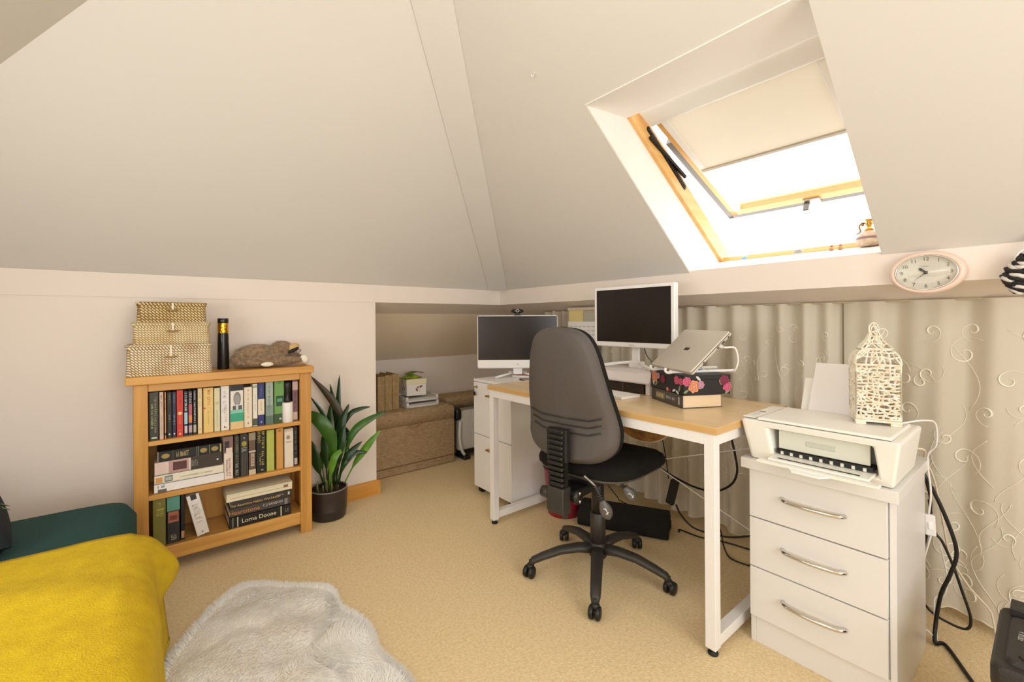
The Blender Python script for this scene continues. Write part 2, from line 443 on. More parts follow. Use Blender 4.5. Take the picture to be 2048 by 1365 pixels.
bpart('back_panel', oakz, -.06, .600, BY - .012, BY - .002, .06, .848, 0)

# ---------------------------------------------------------------- books
paper = M('book_pages', '#EAD9B8', .8, var=.12, vscale=90, stretch=(40, 1, 1))
cov = {}
def cm(h, rough=.45):
    return M('cover_' + h.lstrip('#') + ('' if rough == .45 else '_m'), h, rough, var=.06, vscale=30)
def glyphs(b, n, L, hgt, seed):
    """a run of letter-like strokes along +x, centred"""
    r = random.Random(seed); x = -L / 2; st = L / n
    for k in range(n):
        if r.random() < .13: x += st; continue
        w = st * r.uniform(.5, .8)
        b.box(x, x + w * .32, -hgt/2, hgt/2, 0, .0004)
        if r.random() < .6: b.box(x + w * .68, x + w, -hgt/2, hgt/2 * r.uniform(.2, 1), 0, .0004)
        if r.random() < .7:
            t = r.choice((-.5, 0, .38)) * hgt; b.box(x, x + w, t, t + hgt * .18, 0, .0004)
        x += st
def book(pos, w, h, d, col, label, art=(), lying=False, lean=0.0, pages=None, group='books in the oak bookcase', rz=0.0, shade=.45, wm=None):
    """spine in the local x-z plane facing -y; art: (x0,x1,z0,z1,colour) fractions, or
       ('g', zfrac centre, length frac, height frac of width, colour, n letters, x frac) or ('t', text, size, zfrac, xfrac, colour)"""
    rot = (0, PI/2, rz) if lying else (0, lean, rz)
    t = thing('book', label, 'book', pos, group=group, rot=rot)
    b = B(); c = .0022 if w < .03 else .003
    b.box(0, w, 0, .003, 0, h); b.box(0, c, 0, d, 0, h); b.box(w - c, w, 0, d, 0, h)
    b.build('cover', cm(col, shade), t, bevel=.0012 if w > .012 else 0, seg=1)
    b = B(); b.box(c, w - c, .003, d - .004, .003, h - .003); b.build('pages', paper, t)
    for k, a in enumerate(art):
        if a[0] == 'g':
            _, zc, ln, hf, gc, n, xf = a
            b = B(); dirx = (0, 0, 1) if lying else (0, 0, -1); diry = (-1, 0, 0) if lying else (1, 0, 0)
            b.T = frame((w * xf, -.0003 - .00025 * (k + 1), h * zc), dirx, diry, (0, -1, 0))
            glyphs(b, n, h * ln, w * hf, hash((label, k)) % 9999 if False else len(label) * 7 + k); stuff(b.build('spine_lettering', cm(gc), t, fix=False))
        elif a[0] == 't':
            _, tx, sz, zc, xf, gc = a
            dirx = (0, 0, 1) if lying else (0, 0, -1); diry = (-1, 0, 0) if lying else (1, 0, 0)
            text(tx, sz, cm(gc), t, frame((w * xf, -.0012, h * zc), dirx, diry, (0, -1, 0)), 'spine_lettering')
        elif a[0] == 'e':
            _, xc, zc, rx, rz_, gc = a
            b = B(); b.lathe([(1, 0), (1, .0004)], 14); b.v = [(w*xc + p[0]*rx, -.0003 - .00025 * (k + 1) - p[2], h*zc + p[1]*rz_) for p in b.v]
            b.build('spine_emblem', cm(gc), t)
        else:
            x0, x1, z0, z1, gc = a
            b = B(); b.box(w * x0, w * x1, -.0003 - .00025 * (k + 1), .001, h * z0, h * z1); b.build('spine_panel', cm(gc), t)
    return t
Z1, Z2, Z3 = .5955, .3555, .1155
YB = 2.528
def up(x0, x1, z, h, col, label, art=(), dy=0.0, d=.16, **k): return book((x0 + .0006, YB + dy, z), x1 - x0 - .0012, h, d, col, label, art, **k)
W = '#F1EADF'
up(-.040, -.005, Z1, .215, '#3A3A30', 'thick charcoal book with two lines of olive lettering, leftmost on the top shelf',
   [('g', .52, .75, .22, '#A8A06A', 18, .66), ('g', .5, .5, .2, '#C9C4A0', 12, .32), (.25, .8, .04, .07, '#D9D2BE')], dy=-.014)
up(-.004, .012, Z1, .213, '#D9B9A0', 'pale pink paperback beside the thick charcoal book', [('g', .78, .3, .4, '#8A5A4A', 9, .5), ('g', .3, .4, .3, '#B39A88', 12, .5)], dy=-.012)
up(.0125, .0225, Z1, .21, '#D69A55', 'thin orange paperback with a small black bird mark on its spine', [('e', .5, .1, .003, .005, '#2A221C'), ('g', .75, .25, .4, '#9A4A30', 8, .5)], dy=-.010)
up(.023, .041, Z1, .207, '#262B22', 'dark green paperback with small pale title beside a navy one', [('g', .4, .25, .3, '#B9BBA8', 9, .5), ('g', .85, .18, .35, '#8E8A5A', 6, .5), ('e', .5, .08, .003, .004, '#D8D8D0')])
up(.042, .057, Z1, .207, '#2B2C48', 'navy paperback with small pale title left of the red book', [('g', .4, .25, .3, '#C2C2D2', 9, .5), ('g', .85, .18, .35, '#8888A0', 6, .5), ('e', .5, .08, .003, .004, '#D8D8E0')])
up(.0575, .083, Z1, .213, '#D63A24', 'bright red book with a pale star burst on the spine', [('e', .5, .5, .008, .008, '#F0C890'), ('g', .27, .32, .28, '#F0A080', 12, .5), ('g', .8, .25, .3, '#A82A18', 8, .5), ('e', .5, .06, .004, .005, '#F0B0A0')])
up(.084, .100, Z1, .206, '#20242E', 'black paperback with sky blue panel right of the red book', [(.1, .9, .26, .52, '#A9CBE0'), (.15, .85, .06, .22, '#D9C4CC'), ('g', .75, .4, .5, '#E4E0DC', 9, .5)])
up(.1005, .117, Z1, .206, '#2E2230', 'dark paperback with orange and pink spine panels', [(.08, .92, .28, .45, '#E08A4A'), (.08, .92, .45, .7, '#C05A62'), (.08, .92, .06, .22, '#B9A0A8'), ('g', .83, .25, .5, '#E8D8D0', 7, .5)])
up(.118, .133, Z1, .208, '#17181C', 'black paperback with one column of white capitals', [('g', .6, .72, .42, '#E6E4DE', 18, .5), (.1, .9, .05, .22, '#B7B09C')])
up(.136, .155, Z1, .214, '#EAD2A0', 'plain cream paperback between the black book and the yellow one', [('g', .75, .3, .28, '#C09A62', 12, .5), ('e', .5, .1, .003, .004, '#B89A62')])
up(.157, .199, Z1, .213, '#EBC878', 'wide pale yellow book with red title and a red dot', [('g', .77, .36, .28, '#C8452A', 9, .55), ('e', .14, .55, .004, .004, '#C8402A'), ('g', .32, .3, .1, '#C8A050', 14, .5)])
up(.200, .225, Z1, .209, '#E3D8AE', 'cream green book with a small ring emblem', [('e', .5, .65, .006, .006, '#A89A62'), ('e', .5, .65, .004, .004, '#E3D8AE'), ('g', .3, .4, .2, '#B7AC80', 14, .5)])
up(.226, .263, Z1, .216, W, 'white paperback with faint mauve lettering and a tiny black boat', [('g', .62, .5, .5, '#CFC0CC', 12, .4), ('g', .35, .35, .25, '#D6B9B0', 9, .6), (.35, .7, .06, .075, '#2A2A2A'), (.38, .46, .075, .1, '#2A2A2A')])
up(.265, .321, Z1, .216, '#EFE6D6', 'broad spine with a grey portrait above a green band', [(0, 1, .87, 1, '#1C1815'), (0, 1, .17, .40, '#36A882'), (0, 1, .36, .44, '#8CC9B0'), (0, 1, 0, .17, '#E5C68C'),
   ('e', .52, .685, .0155, .034, '#7F7C78'), ('e', .5, .665, .012, .026, '#A09C96'), (.18, .88, .44, .53, '#4C5458'), (.42, .6, .44, .56, '#DAD6D0')], dy=-.006)
up(.322, .360, Z1, .2, '#EFDFC4', 'cream book with a single column of pale letters right of the portrait spine', [('g', .52, .62, .2, '#C9B79A', 18, .5), ('e', .5, .1, .003, .005, '#A08A62'), ('e', .5, .92, .004, .004, '#C9A880')])
up(.3605, .383, Z1, .214, '#EDE6D6', 'white spine darkening to a green landscape at its foot', [(0, 1, .02, .18, '#4E5A40'), (0, 1, .9, .96, '#A9B49A'), ('g', .55, .4, .25, '#C6BEAA', 12, .5)])
up(.384, .413, Z1, .216, '#2B3270', 'blue book with a broad cream label', [(0, 1, .25, .62, '#EBDCC0'), ('g', .44, .28, .22, '#B0A080', 10, .5), ('g', .8, .26, .28, '#6A70A8', 8, .5), ('e', .5, .08, .004, .005, '#9AA0D0')])
up(.418, .454, Z1, .218, '#A9B5A6', 'grey green book between the blue book and the green book', [(0, 1, .0, .2, '#5E7466'), (0, 1, .2, .45, '#86998C'), ('g', .6, .6, .28, '#6F7F74', 18, .45)])
up(.456, .505, Z1, .219, '#6FA050', 'wide green book with a dark green picture panel behind the lint roller', [(.2, .98, .4, .64, '#1F4A32'), (.3, .8, .5, .58, '#5E9A72'), (0, 1, 0, .22, '#39522E'), ('g', .93, .1, .3, '#2E4A28', 3, .5), ('e', .6, .1, .006, .006, '#A8C09A')])
up(.543, .570, Z1, .215, '#7E5A62', 'mauve book at the right end of the top shelf', [(0, 1, .76, .96, '#C9A9A2'), (0, .9, .03, .22, '#CDB7A4'), ('g', .5, .4, .4, '#5A343E', 8, .5)])

# lying pile and row on the middle shelf
def lie(x0, z1, w, h, col, label, art=(), dy=0.0, d=.15, **k): return book((x0, YB + dy, z1), w, h, d, col, label, art, lying=True, **k)
lie(-.024, Z2 + .0395, .039, .262, '#F3EEE6', 'white book at the bottom of the pile on the middle shelf', [(.62, .98, .05, .17, '#6A625A'), ('g', .1, .1, .3, '#5A5650', 4, .3)], dy=-.005)
lie(-.023, Z2 + .0785, .0385, .260, '#EFE4CC', 'cream white book with a small framed picture second from the bottom of the pile', [(.2, .85, .14, .25, '#55504A'), (.3, .75, .15, .24, '#B9B7AC'), (.25, .9, .02, .11, '#D99A5A'), ('g', .6, .5, .16, '#C4B690', 26, .55)], dy=-.005)
lie(-.022, Z2 + .1365, .0575, .252, '#EAD3C4', 'thick book with a red brown picture and dark half under the black gilt book', [(0, 1, .52, 1, '#3C332B'), (.05, .95, .20, .49, '#C59A92'), (.15, .8, .26, .46, '#5E3636'), ('g', .58, .1, .5, '#A89A88', 7, .5), ('e', .5, .93, .004, .004, '#E8E0D4'), (.1, .9, .03, .16, '#E6C9BA')], dy=-.003)
lie(-.012, Z2 + .1835, .0465, .243, '#1A1815', 'black gilt tooled book on top of the pile on the middle shelf', [('e', .5, .12, .011, .015, '#A88F52'), ('e', .5, .70, .011, .014, '#A88F52'), ('e', .5, .88, .011, .014, '#A88F52'), ('g', .38, .2, .5, '#C9B27A', 7, .5),
   (0, 1, .0, .02, '#8A8262'), (0, 1, .225, .235, '#5A564A'), (0, 1, .59, .60, '#7A7668'), (0, 1, .615, .625, '#7A7668'), (0, 1, .79, .80, '#7A7668'), (.1, .9, .965, .985, '#C9B27A')])
up(.237, .277, Z2, .206, '#F0DDC8', 'cream paperback with a dark picture at its head beside the lying pile', [(0, 1, .62, 1, '#8A6A60'), (.1, .6, .66, .9, '#33282C'), (.25, .9, .62, .74, '#EBD2C0'), ('g', .27, .4, .16, '#3A2E2A', 12, .33), ('g', .28, .44, .2, '#C06A60', 12, .62)])
up(.280, .304, Z2, .204, '#2F2C22', 'dark olive paperback with mustard title', [('g', .66, .62, .34, '#8E8450', 16, .5), ('g', .18, .3, .5, '#BEB8A6', 6, .5)])
up(.305, .341, Z2, .206, '#33302C', 'charcoal ribbed spine with a golden crest', [('e', .5, .78, .011, .013, '#A3943E'), ('e', .5, .92, .003, .003, '#D0C8C0'), ('g', .63, .12, .6, '#CFC9BE', 3, .5), (.25, .3, .02, .55, '#6A645A'), (.45, .5, .02, .55, '#6A645A'), (.65, .7, .02, .55, '#6A645A'), (.85, .9, .02, .55, '#6A645A')])
up(.342, .373, Z2, .21, '#6A5242', 'brown photographic spine with a pale foot', [(0, 1, 0, .12, '#D6C2A2'), (.3, .8, .2, .5, '#C0AA90'), (0, 1, .53, .57, '#C9BDAE'), (0, 1, .82, 1, '#9A8A70'), ('g', .35, .22, .3, '#5A4434', 7, .55)])
up(.374, .419, Z2, .212, '#16150F', 'black book with bold yellow lettering beside the lime green one', [('g', .82, .34, .26, '#D6C24A', 7, .3), ('g', .78, .42, .26, '#D6C24A', 8, .72), ('g', .3, .3, .14, '#C8BC78', 10, .4), ('g', .34, .34, .2, '#D6C86A', 7, .66), ('e', .6, .07, .006, .005, '#8A867A')])
up(.420, .458, Z2, .210, '#B9BE58', 'plain lime green book on the middle shelf')
up(.464, .500, Z2, .212, '#D49A4C', 'plain tan orange book on the middle shelf', [('e', .5, .94, .006, .006, '#A06A2A')])
up(.502, .548, Z2, .203, '#EBDCC6', 'cream book with a small grey crest near the right end of the middle shelf', [('e', .42, .78, .009, .011, '#9A907E'), ('g', .66, .05, .5, '#B7AA94', 6, .5), (.05, .95, .93, 1, '#D0BEA2')])
up(.549, .568, Z2, .205, '#24221F', 'thin black book with white marks at the right end of the middle shelf', [('g', .6, .6, .3, '#8A867E', 14, .5), (.1, .9, .04, .2, '#C9B9AE')], dy=.004)
# bottom shelf
up(-.030, .018, Z3, .215, '#7A7434', 'olive green hardback with gilt lettering at the left of the bottom shelf', [('g', .86, .12, .2, '#D6C860', 4, .5), ('g', .72, .16, .5, '#D6C860', 5, .55), ('e', .5, .08, .006, .006, '#B0A860')], dy=-.012, d=.17)
up(.020, .068, Z3, .21, '#2A2A26', 'dark hardback with teal and rust picture spine on the bottom shelf', [(0, 1, .7, 1, '#5E9A86'), (.1, .9, .45, .68, '#B06848'), (.2, .8, .5, .6, '#7A4030'), ('g', .12, .12, .4, '#C9BE9A', 4, .5)], dy=-.002, d=.17)
up(.070, .086, Z3, .208, '#1B1714', 'thin black book beside the leaning white one', [(.1, .9, .05, .2, '#B98A62')], dy=.004, d=.16)
book((.131, YB - .004, Z3), .050, .20, .15, '#EFE6DC', 'thick white paperback leaning left on the bottom shelf', [('g', .55, .5, .5, '#CDBFB2', 14, .5), (.3, .75, .88, 1, '#3A3A34'), ('e', .5, .08, .003, .004, '#8A867E')], lean=-.21)
lie(.256, Z3 + .050, .050, .275, '#191715', 'black hardback with cream title bands at the bottom of the right pile', [(0, 1, .055, .065, '#A8A492'), (0, 1, .125, .14, '#D8D4BE'), (0, 1, .82, .837, '#E0DAB8'), ('t', 'Lorna Doone', .028, .47, .52, '#EDE3BC'), ('g', .93, .06, .4, '#8A8676', 2, .5)], dy=-.01, d=.2)
lie(.257, Z3 + .092, .0415, .272, '#4A433E', 'grey hardback with orange title in the right pile', [('t', 'Heartstone', .029, .24, .55, '#D08A50'), ('t', 'C J SANSOM', .0165, .70, .45, '#D6D0C8'), (.2, .9, .9, .95, '#8A8480')], dy=-.005, d=.19)
lie(.262, Z3 + .129, .0365, .270, '#3A3330', 'dark workbook with gold title in the right pile', [('t', 'The Assertive Habits Workbook', .0165, .40, .62, '#D2B070'), ('g', .8, .13, .2, '#CFC8BC', 10, .5), (.3, .7, .94, .97, '#D8D2C8')], dy=-.012, d=.19)
lie(.246, Z3 + .171, .0415, .290, '#E9DDBE', 'worn cream workbook on top of the right pile', [(.05, .3, .0, 1, '#DFD6B2'), (.55, .62, .05, .95, '#C9B68A'), (.3, .6, .86, .93, '#8A6A50')], dy=-.016, d=.2)

# lint roller
lr = thing('lint_roller', 'black handled lint roller standing on the top shelf of the bookcase', 'lint roller', (.519, 2.524, Z1))
b = B(); b.lathe([(.0235, 0), (.025, .002), (.025, .102), (.0235, .104)], 24); b.build('adhesive_roll', M('roll_white', '#F5EEE6', .7), lr, smooth=True)
b = B(); b.lathe([(.016, .103), (.0155, .115), (.0125, .13), (.0125, .15), (.016, .17), (.0175, .19), (.016, .207), (.010, .212)], 20); b.build('handle', M('black_plastic', '#1B1A18', .4), lr, smooth=True)

# ---------------------------------------------------------------- woven boxes
def weave(name, a, c, sc):
    if name in MATS: return MATS[name]
    m = bpy.data.materials.new(name); m.use_nodes = True; nt = m.node_tree; pb = nt.nodes['Principled BSDF']; pb.inputs['Roughness'].default_value = .75
    tc = nt.nodes.new('ShaderNodeTexCoord'); sp = nt.nodes.new('ShaderNodeSeparateXYZ'); nt.links.new(tc.outputs['Object'], sp.inputs[0])
    ad = nt.nodes.new('ShaderNodeMath'); ad.operation = 'ADD'; nt.links.new(sp.outputs['X'], ad.inputs[0]); nt.links.new(sp.outputs['Y'], ad.inputs[1])
    cb = nt.nodes.new('ShaderNodeCombineXYZ'); nt.links.new(ad.outputs[0], cb.inputs['X']); nt.links.new(sp.outputs['Z'], cb.inputs['Y'])
    mp = nt.nodes.new('ShaderNodeMapping'); mp.inputs['Rotation'].default_value = (0, 0, PI/4); nt.links.new(cb.outputs[0], mp.inputs['Vector'])
    br = nt.nodes.new('ShaderNodeTexBrick'); br.inputs['Scale'].default_value = sc; br.inputs['Mortar Size'].default_value = .09; br.inputs['Mortar Smooth'].default_value = .6
    br.inputs['Brick Width'].default_value = .7; br.inputs['Row Height'].default_value = .34
    br.inputs['Color1'].default_value = lin(a); br.inputs['Color2'].default_value = lin(a); br.inputs['Mortar'].default_value = lin(c)
    nt.links.new(mp.outputs[0], br.inputs['Vector'])
    nz = nt.nodes.new('ShaderNodeTexNoise'); nz.inputs['Scale'].default_value = 14; nt.links.new(tc.outputs['Object'], nz.inputs['Vector'])
    hs = nt.nodes.new('ShaderNodeMixRGB'); hs.blend_type = 'MULTIPLY'; rp = nt.nodes.new('ShaderNodeValToRGB'); rp.color_ramp.elements[0].color = lin('#C9A662'); rp.color_ramp.elements[1].color = (1, 1, 1, 1)
    rp.color_ramp.elements[0].position = .35; rp.color_ramp.elements[1].position = .6
    nt.links.new(nz.outputs['Fac'], rp.inputs['Fac']); hs.inputs['Fac'].default_value = .4
    nt.links.new(br.outputs['Color'], hs.inputs[1]); nt.links.new(rp.outputs['Color'], hs.inputs[2]); nt.links.new(hs.outputs[0], pb.inputs['Base Color'])
    bp = nt.nodes.new('ShaderNodeBump'); bp.inputs['Strength'].default_value = .8; bp.inputs['Distance'].default_value = .003; bp.invert = True
    nt.links.new(br.outputs['Fac'], bp.inputs['Height']); nt.links.new(bp.outputs[0], pb.inputs['Normal'])
    MATS[name] = m; return m
def rrect(x0, x1, y0, y1, r, z, n=4):
    out = []
    for cx, cy, st in ((x1 - r, y1 - r, 0), (x0 + r, y1 - r, 1), (x0 + r, y0 + r, 2), (x1 - r, y0 + r, 3)):
        for k in range(n + 1):
            t = (st + k / n) * PI / 2; out.append((cx + r * math.cos(t), cy + r * math.sin(t), z))
    return out
BW = 1
def basket(x0, x1, y0, y1, z0, z1, a, c, sc, label):
    cx, cy = (x0 + x1) / 2, (y0 + y1) / 2
    t = thing('woven_box', label, 'box', (cx, cy, z0), group='stacked woven seagrass boxes')
    hx, hy, H = (x1 - x0) / 2, (y1 - y0) / 2, z1 - z0
    m = weave('seagrass_%d' % int(sc * 10 + H * 1000), a, c, sc)
    b = B(); b.loft([rrect(-hx - .003 , hx + .003, -hy - .003, hy + .003, .02, 0), rrect(-hx - .001, hx + .001, -hy - .001, hy + .001, .02, H * .5), rrect(-hx, hx, -hy, hy, .02, H - .008)])
    b.build('basket', m, t)
    b = B(); b.loft([rrect(-hx - .002, hx + .002, -hy - .002, hy + .002, .02, H - .02), rrect(-hx - .006, hx + .006, -hy - .006, hy + .006, .02, H - .008), rrect(-hx - .006, hx + .006, -hy - .006, hy + .006, .02, H - .002), rrect(-hx, hx, -hy, hy, .02, H)])
    lid = b.build('lid', m, t)
    b = B(); b.box(-.004, .004, -hy - .009, -hy - .006, H * .62, H - .004); b.build('strap', M('raffia', '#F0E6CC', .7), lid)
    b = B(); b.tube([(-.02, -hy - .008, H * .60), (0, -hy - .011, H * .59), (.02, -hy - .008, H * .60)], .004, 8); b.build('toggle', M('toggle_wood', '#A8824A', .6), t, smooth=True)
basket(-.113, .190, 2.505, 2.725, .8855, 1.022, '#F6EDD6', '#A8823E', 42, 'pale woven box with lid, largest and lowest of the three on the bookcase')
basket(-.092, .185, 2.530, 2.720, 1.0225, 1.122, '#F3E6C4', '#B8924E', 46, 'middle woven box of the stack of three on the bookcase')
basket(-.078, .172, 2.550, 2.715, 1.1225, 1.214, '#E6CE98', '#86622E', 38, 'darker brown woven box on top of the stack of three')

# black tube with a gold collar
tb = thing('gift_tube', 'tall black tube with a shiny gold collar beside the woven boxes', 'tube', (.2475, 2.62, .8855))
blk = M('gloss_black', '#141312', .25); gold = M('gold_foil', '#D8A63A', .22, 1.0, bump=.4, bscale=70)
b = B(); b.lathe([(.0255, 0), (.026, .002), (.0235, .17), (.0225, .18)], 28); smooth_angle(b.build('body', blk, tb))
b = B(); b.lathe([(.0228, .18), (.0232, .183), (.0228, .226), (.0222, .23)], 28); smooth_angle(b.build('collar', gold, tb))
b = B(); b.lathe([(.0225, .23), (.0235, .233), (.0235, .252), (.0225, .254), (.004, .254)], 28); smooth_angle(b.build('cap', blk, tb))

# plush sloth
sl = thing('plush_sloth', 'brown plush sloth lying asleep on top of the bookcase', 'soft toy', (.462, 2.622, .8905))
R_ = lambda *a: Matrix.Rotation(a[0], 3, a[1])
ells = [((-.055, .01, .058), .112, .060, .056, .06), ((-.13, .0, .035), .052, .055, .036, 0), ((-.08, -.065, .024), .075, .028, .023, .0), ((.055, -.02, .084), .058, .05, .043, .30),
        ((-.03, -.03, .035), .09, .05, .032, 0), ((.03, -.078, .026), .11, .024, .024, -.02), ((.095, -.01, .042), .085, .024, .024, .25), ((.02, -.02, .05), .06, .05, .045, 0)]
b = B()
for c, rx, ry, rz, a in ells: b.ell(c, rx, ry, rz, 20, 14, Matrix.Rotation(a, 3, 'Y'))
fur_m = M('sloth_fur', '#A88C6A', .9, col2='#745A40', vscale=60, bump=.8, bscale=120, sheen=.3)
body = b.build('body', fur_m, sl, smooth=True)
rm = body.modifiers.new('remesh', 'REMESH'); rm.mode = 'VOXEL'; rm.voxel_size = .006; rm.use_smooth_shade = True
rnd = random.Random(3); fv = []; ff = []
for k in range(9000):
    c, rx, ry, rz, a = rnd.choice(ells)
    d = Vector((rnd.gauss(0, 1), rnd.gauss(0, 1), rnd.gauss(0, 1))).normalized()
    Rm_ = Matrix.Rotation(a, 3, 'Y')
    p = Vector(c) + Rm_ @ Vector((d.x*rx, d.y*ry, d.z*rz))
    if p.z < .006 or (p.x > .07 and p.z > .05 and p.y < -.03): continue
    if any(((Rm2.transposed() @ (p - Vector(c2))).x/rx2)**2 + ((Rm2.transposed() @ (p - Vector(c2))).y/ry2)**2 + ((Rm2.transposed() @ (p - Vector(c2))).z/rz2)**2 < .9 for c2, rx2, ry2, rz2, a2 in ells for Rm2 in (Matrix.Rotation(a2, 3, 'Y'),)): continue
    n = (Rm_ @ Vector((d.x/rx, d.y/ry, d.z/rz))).normalized()
    t = (n * .55 + Vector((-.7, rnd.uniform(-.5, .5), -.25 + rnd.uniform(-.4, .4)))).normalized()
    s = n.cross(t).normalized() * .0009; L = rnd.uniform(.007, .015); o = len(fv)
    fv += [tuple(p - s), tuple(p + s), tuple(p + t * L)]; ff.append((o, o+1, o+2))
b = B(); b.add(fv, ff); stuff(b.build('fur', M('sloth_hair', '#CBAE8A', .8, col2='#84684A', vscale=45), sl, fix=False))
tanm = M('sloth_face', '#D2AE72', .8); darkm = M('sloth_mask', '#1E1712', .7); clawm = M('sloth_claw', '#F0E8D4', .7)
b = B(); b.ell((.094, -.046, .090), .036, .024, .022, 14, 10, Matrix.Rotation(-.35, 3, 'Y')); b.build('face', tanm, sl, smooth=True)
b = B(); b.ell((.094, -.066, .078), .030, .009, .010, 12, 8, Matrix.Rotation(-.45, 3, 'Y')); b.build('eye_patch', darkm, sl, smooth=True)
b = B(); b.ell((.128, -.045, .074), .009, .009, .008, 10, 7); b.build('nose', M('sloth_nose', '#4A3A34', .5), sl, smooth=True)
b = B(); b.ell((.120, -.048, .072), .014, .014, .012, 12, 8); b.build('muzzle', M('sloth_muzzle', '#B8A29A', .8), sl, smooth=True)
for nm, c, e, q in (('hind_paw', (-.035, -.098, .013), (.030, .013, .012), 0), ('front_paw', (.140, -.080, .030), (.016, .017, .022), -.4), ('front_paw', (.165, .01, .016), (.02, .02, .015), .3)):
    b = B()
    if nm == 'hind_paw': b.ell(c, *e, 14, 9)
    else:
        for k in (-1, 0, 1): b.ell((c[0] + .004*abs(k), c[1] + k*.011, c[2]), e[0], .0075, e[2], 12, 8, Matrix.Rotation(q, 3, 'Y'))
    b.build(nm, clawm, sl, smooth=True)

# ---------------------------------------------------------------- potted plant beside the bookcase
pc = Vector((.752, 2.628, 0))
pl = thing('potted_plant', 'leafy green houseplant in a dark ribbed pot beside the bookcase', 'plant', pc)
pot_m = M('pot_black', '#2E2622', .35, coat=.2)
b = B(); b.lathe([(.085, 0), (.092, .004), (.098, .05), (.0985, .06), (.0975, .062), (.0995, .075), (.0985, .078), (.1005, .092), (.0995, .095), (.1015, .11), (.101, .165), (.094, .165), (.092, .14)], 40, cap=True); smooth_angle(b.build('pot', pot_m, pl), .9)
b = B(); b.lathe([(.1018, .163), (.1022, .167), (.094, .1675), (.0935, .163)], 40, cap=False); b.build('rim', M('pot_rim', '#8A8078', .4), pl, smooth=True)
b = B(); b.grid(lambda u, v: ((u*.0 + .093*v*math.cos(u*2*PI)), .093*v*math.sin(u*2*PI), .142 + .008*noise.noise((u*6, v*7, 1))), 28, 8); b.build('soil', M('soil', '#5A3E2A', .95, col2='#2E1E14', vscale=90, bump=1, bscale=120), pl, smooth=True)
lg = [M('leaf_dark', '#24441C', .35, col2='#16300F', vscale=12), M('leaf_mid', '#3F6B23', .35, col2='#2A5018', vscale=12), M('leaf_light', '#6E9A2C', .38, col2='#4E7E20', vscale=12), M('leaf_brown', '#4A2E1C', .45, col2='#2A3A16', vscale=12)]
def leaf(path, w, m, fold=.35, face=(-.55, -.75, .35)):
    P_ = spline([Vector(p) - pc for p in path], 5); n = len(P_) - 1; rings = []
    fv = Vector(face).normalized()
    for i, p in enumerate(P_):
        t = (P_[min(i+1, n)] - P_[max(i-1, 0)]).normalized(); s = t.cross(fv).normalized(); nn = s.cross(t).normalized()
        u = i / n; q = w * (0.18 + .82 * max(0, math.sin(PI * max(0, min(1, (u - .22) / .78)) ** .75)) if u > .22 else .18 + .0 * u)
        if u > .985: q = w * .03
        e = Vector((0, 0, 0)); rings.append([tuple(p - s*q*.5 + nn*q*fold*.5), tuple(p), tuple(p + s*q*.5 + nn*q*fold*.5)])
    b = B(); b.loft(rings, cap=False, closed=False); return b.build('leaf', lg[m], pl, smooth=True, fix=False, solid=.0012)
leaf([(0.780, 2.620, 0.182), (0.830, 2.630, 0.513), (0.806, 2.660, 0.624), (0.753, 2.690, 0.711), (0.684, 2.720, 0.802)], .045, 3)
leaf([(0.783, 2.630, 0.178), (0.814, 2.650, 0.512), (0.827, 2.680, 0.654), (0.840, 2.700, 0.800)], .032, 0)
leaf([(0.771, 2.630, 0.181), (0.811, 2.660, 0.481), (0.803, 2.680, 0.627), (0.782, 2.690, 0.752)], .034, 0)
leaf([(0.747, 2.630, 0.187), (0.765, 2.640, 0.435), (0.738, 2.660, 0.574), (0.668, 2.680, 0.693)], .028, 0)
leaf([(0.763, 2.600, 0.192), (0.766, 2.570, 0.392), (0.729, 2.560, 0.514), (0.668, 2.600, 0.589), (0.626, 2.660, 0.590)], .075, 1)
leaf([(0.719, 2.600, 0.197), (0.684, 2.585, 0.307), (0.665, 2.580, 0.396), (0.647, 2.600, 0.464)], .055, 0)
leaf([(0.791, 2.620, 0.179), (0.821, 2.620, 0.458), (0.867, 2.600, 0.572), (0.925, 2.580, 0.602), (0.978, 2.570, 0.609)], .030, 0)
leaf([(0.790, 2.600, 0.185), (0.839, 2.570, 0.393), (0.884, 2.550, 0.491), (0.962, 2.520, 0.548), (1.041, 2.490, 0.583)], .046, 1)
leaf([(0.836, 2.600, 0.183), (0.882, 2.580, 0.280), (0.940, 2.560, 0.362), (0.978, 2.540, 0.418), (1.026, 2.530, 0.471)], .044, 2)
leaf([(0.791, 2.585, 0.184), (0.819, 2.565, 0.297), (0.857, 2.550, 0.365), (0.915, 2.540, 0.420)], .045, 0)
leaf([(0.802, 2.600, 0.177), (0.812, 2.560, 0.286), (0.872, 2.550, 0.354), (0.943, 2.530, 0.353)], .036, 0)
leaf([(0.743, 2.580, 0.191), (0.749, 2.560, 0.285), (0.771, 2.550, 0.362), (0.830, 2.560, 0.394)], .042, 2)
leaf([(0.763, 2.620, 0.186), (0.765, 2.640, 0.377), (0.766, 2.650, 0.520), (0.784, 2.680, 0.644)], .05, 0)
leaf([(0.776, 2.600, 0.189), (0.792, 2.600, 0.381), (0.824, 2.600, 0.534), (0.862, 2.600, 0.637)], .05, 0)
leaf([(0.788, 2.610, 0.183), (0.820, 2.620, 0.342), (0.862, 2.640, 0.477), (0.857, 2.600, 0.354)], .032, 0)
leaf([(0.738, 2.600, 0.198), (0.731, 2.600, 0.336), (0.729, 2.610, 0.447), (0.749, 2.630, 0.512)], .045, 0)
leaf([(0.762, 2.590, 0.195), (0.788, 2.570, 0.346), (0.808, 2.560, 0.444), (0.828, 2.570, 0.525)], .05, 0)
leaf([(0.760, 2.600, 0.192), (0.770, 2.585, 0.317), (0.764, 2.580, 0.419), (0.781, 2.580, 0.496)], .05, 1)
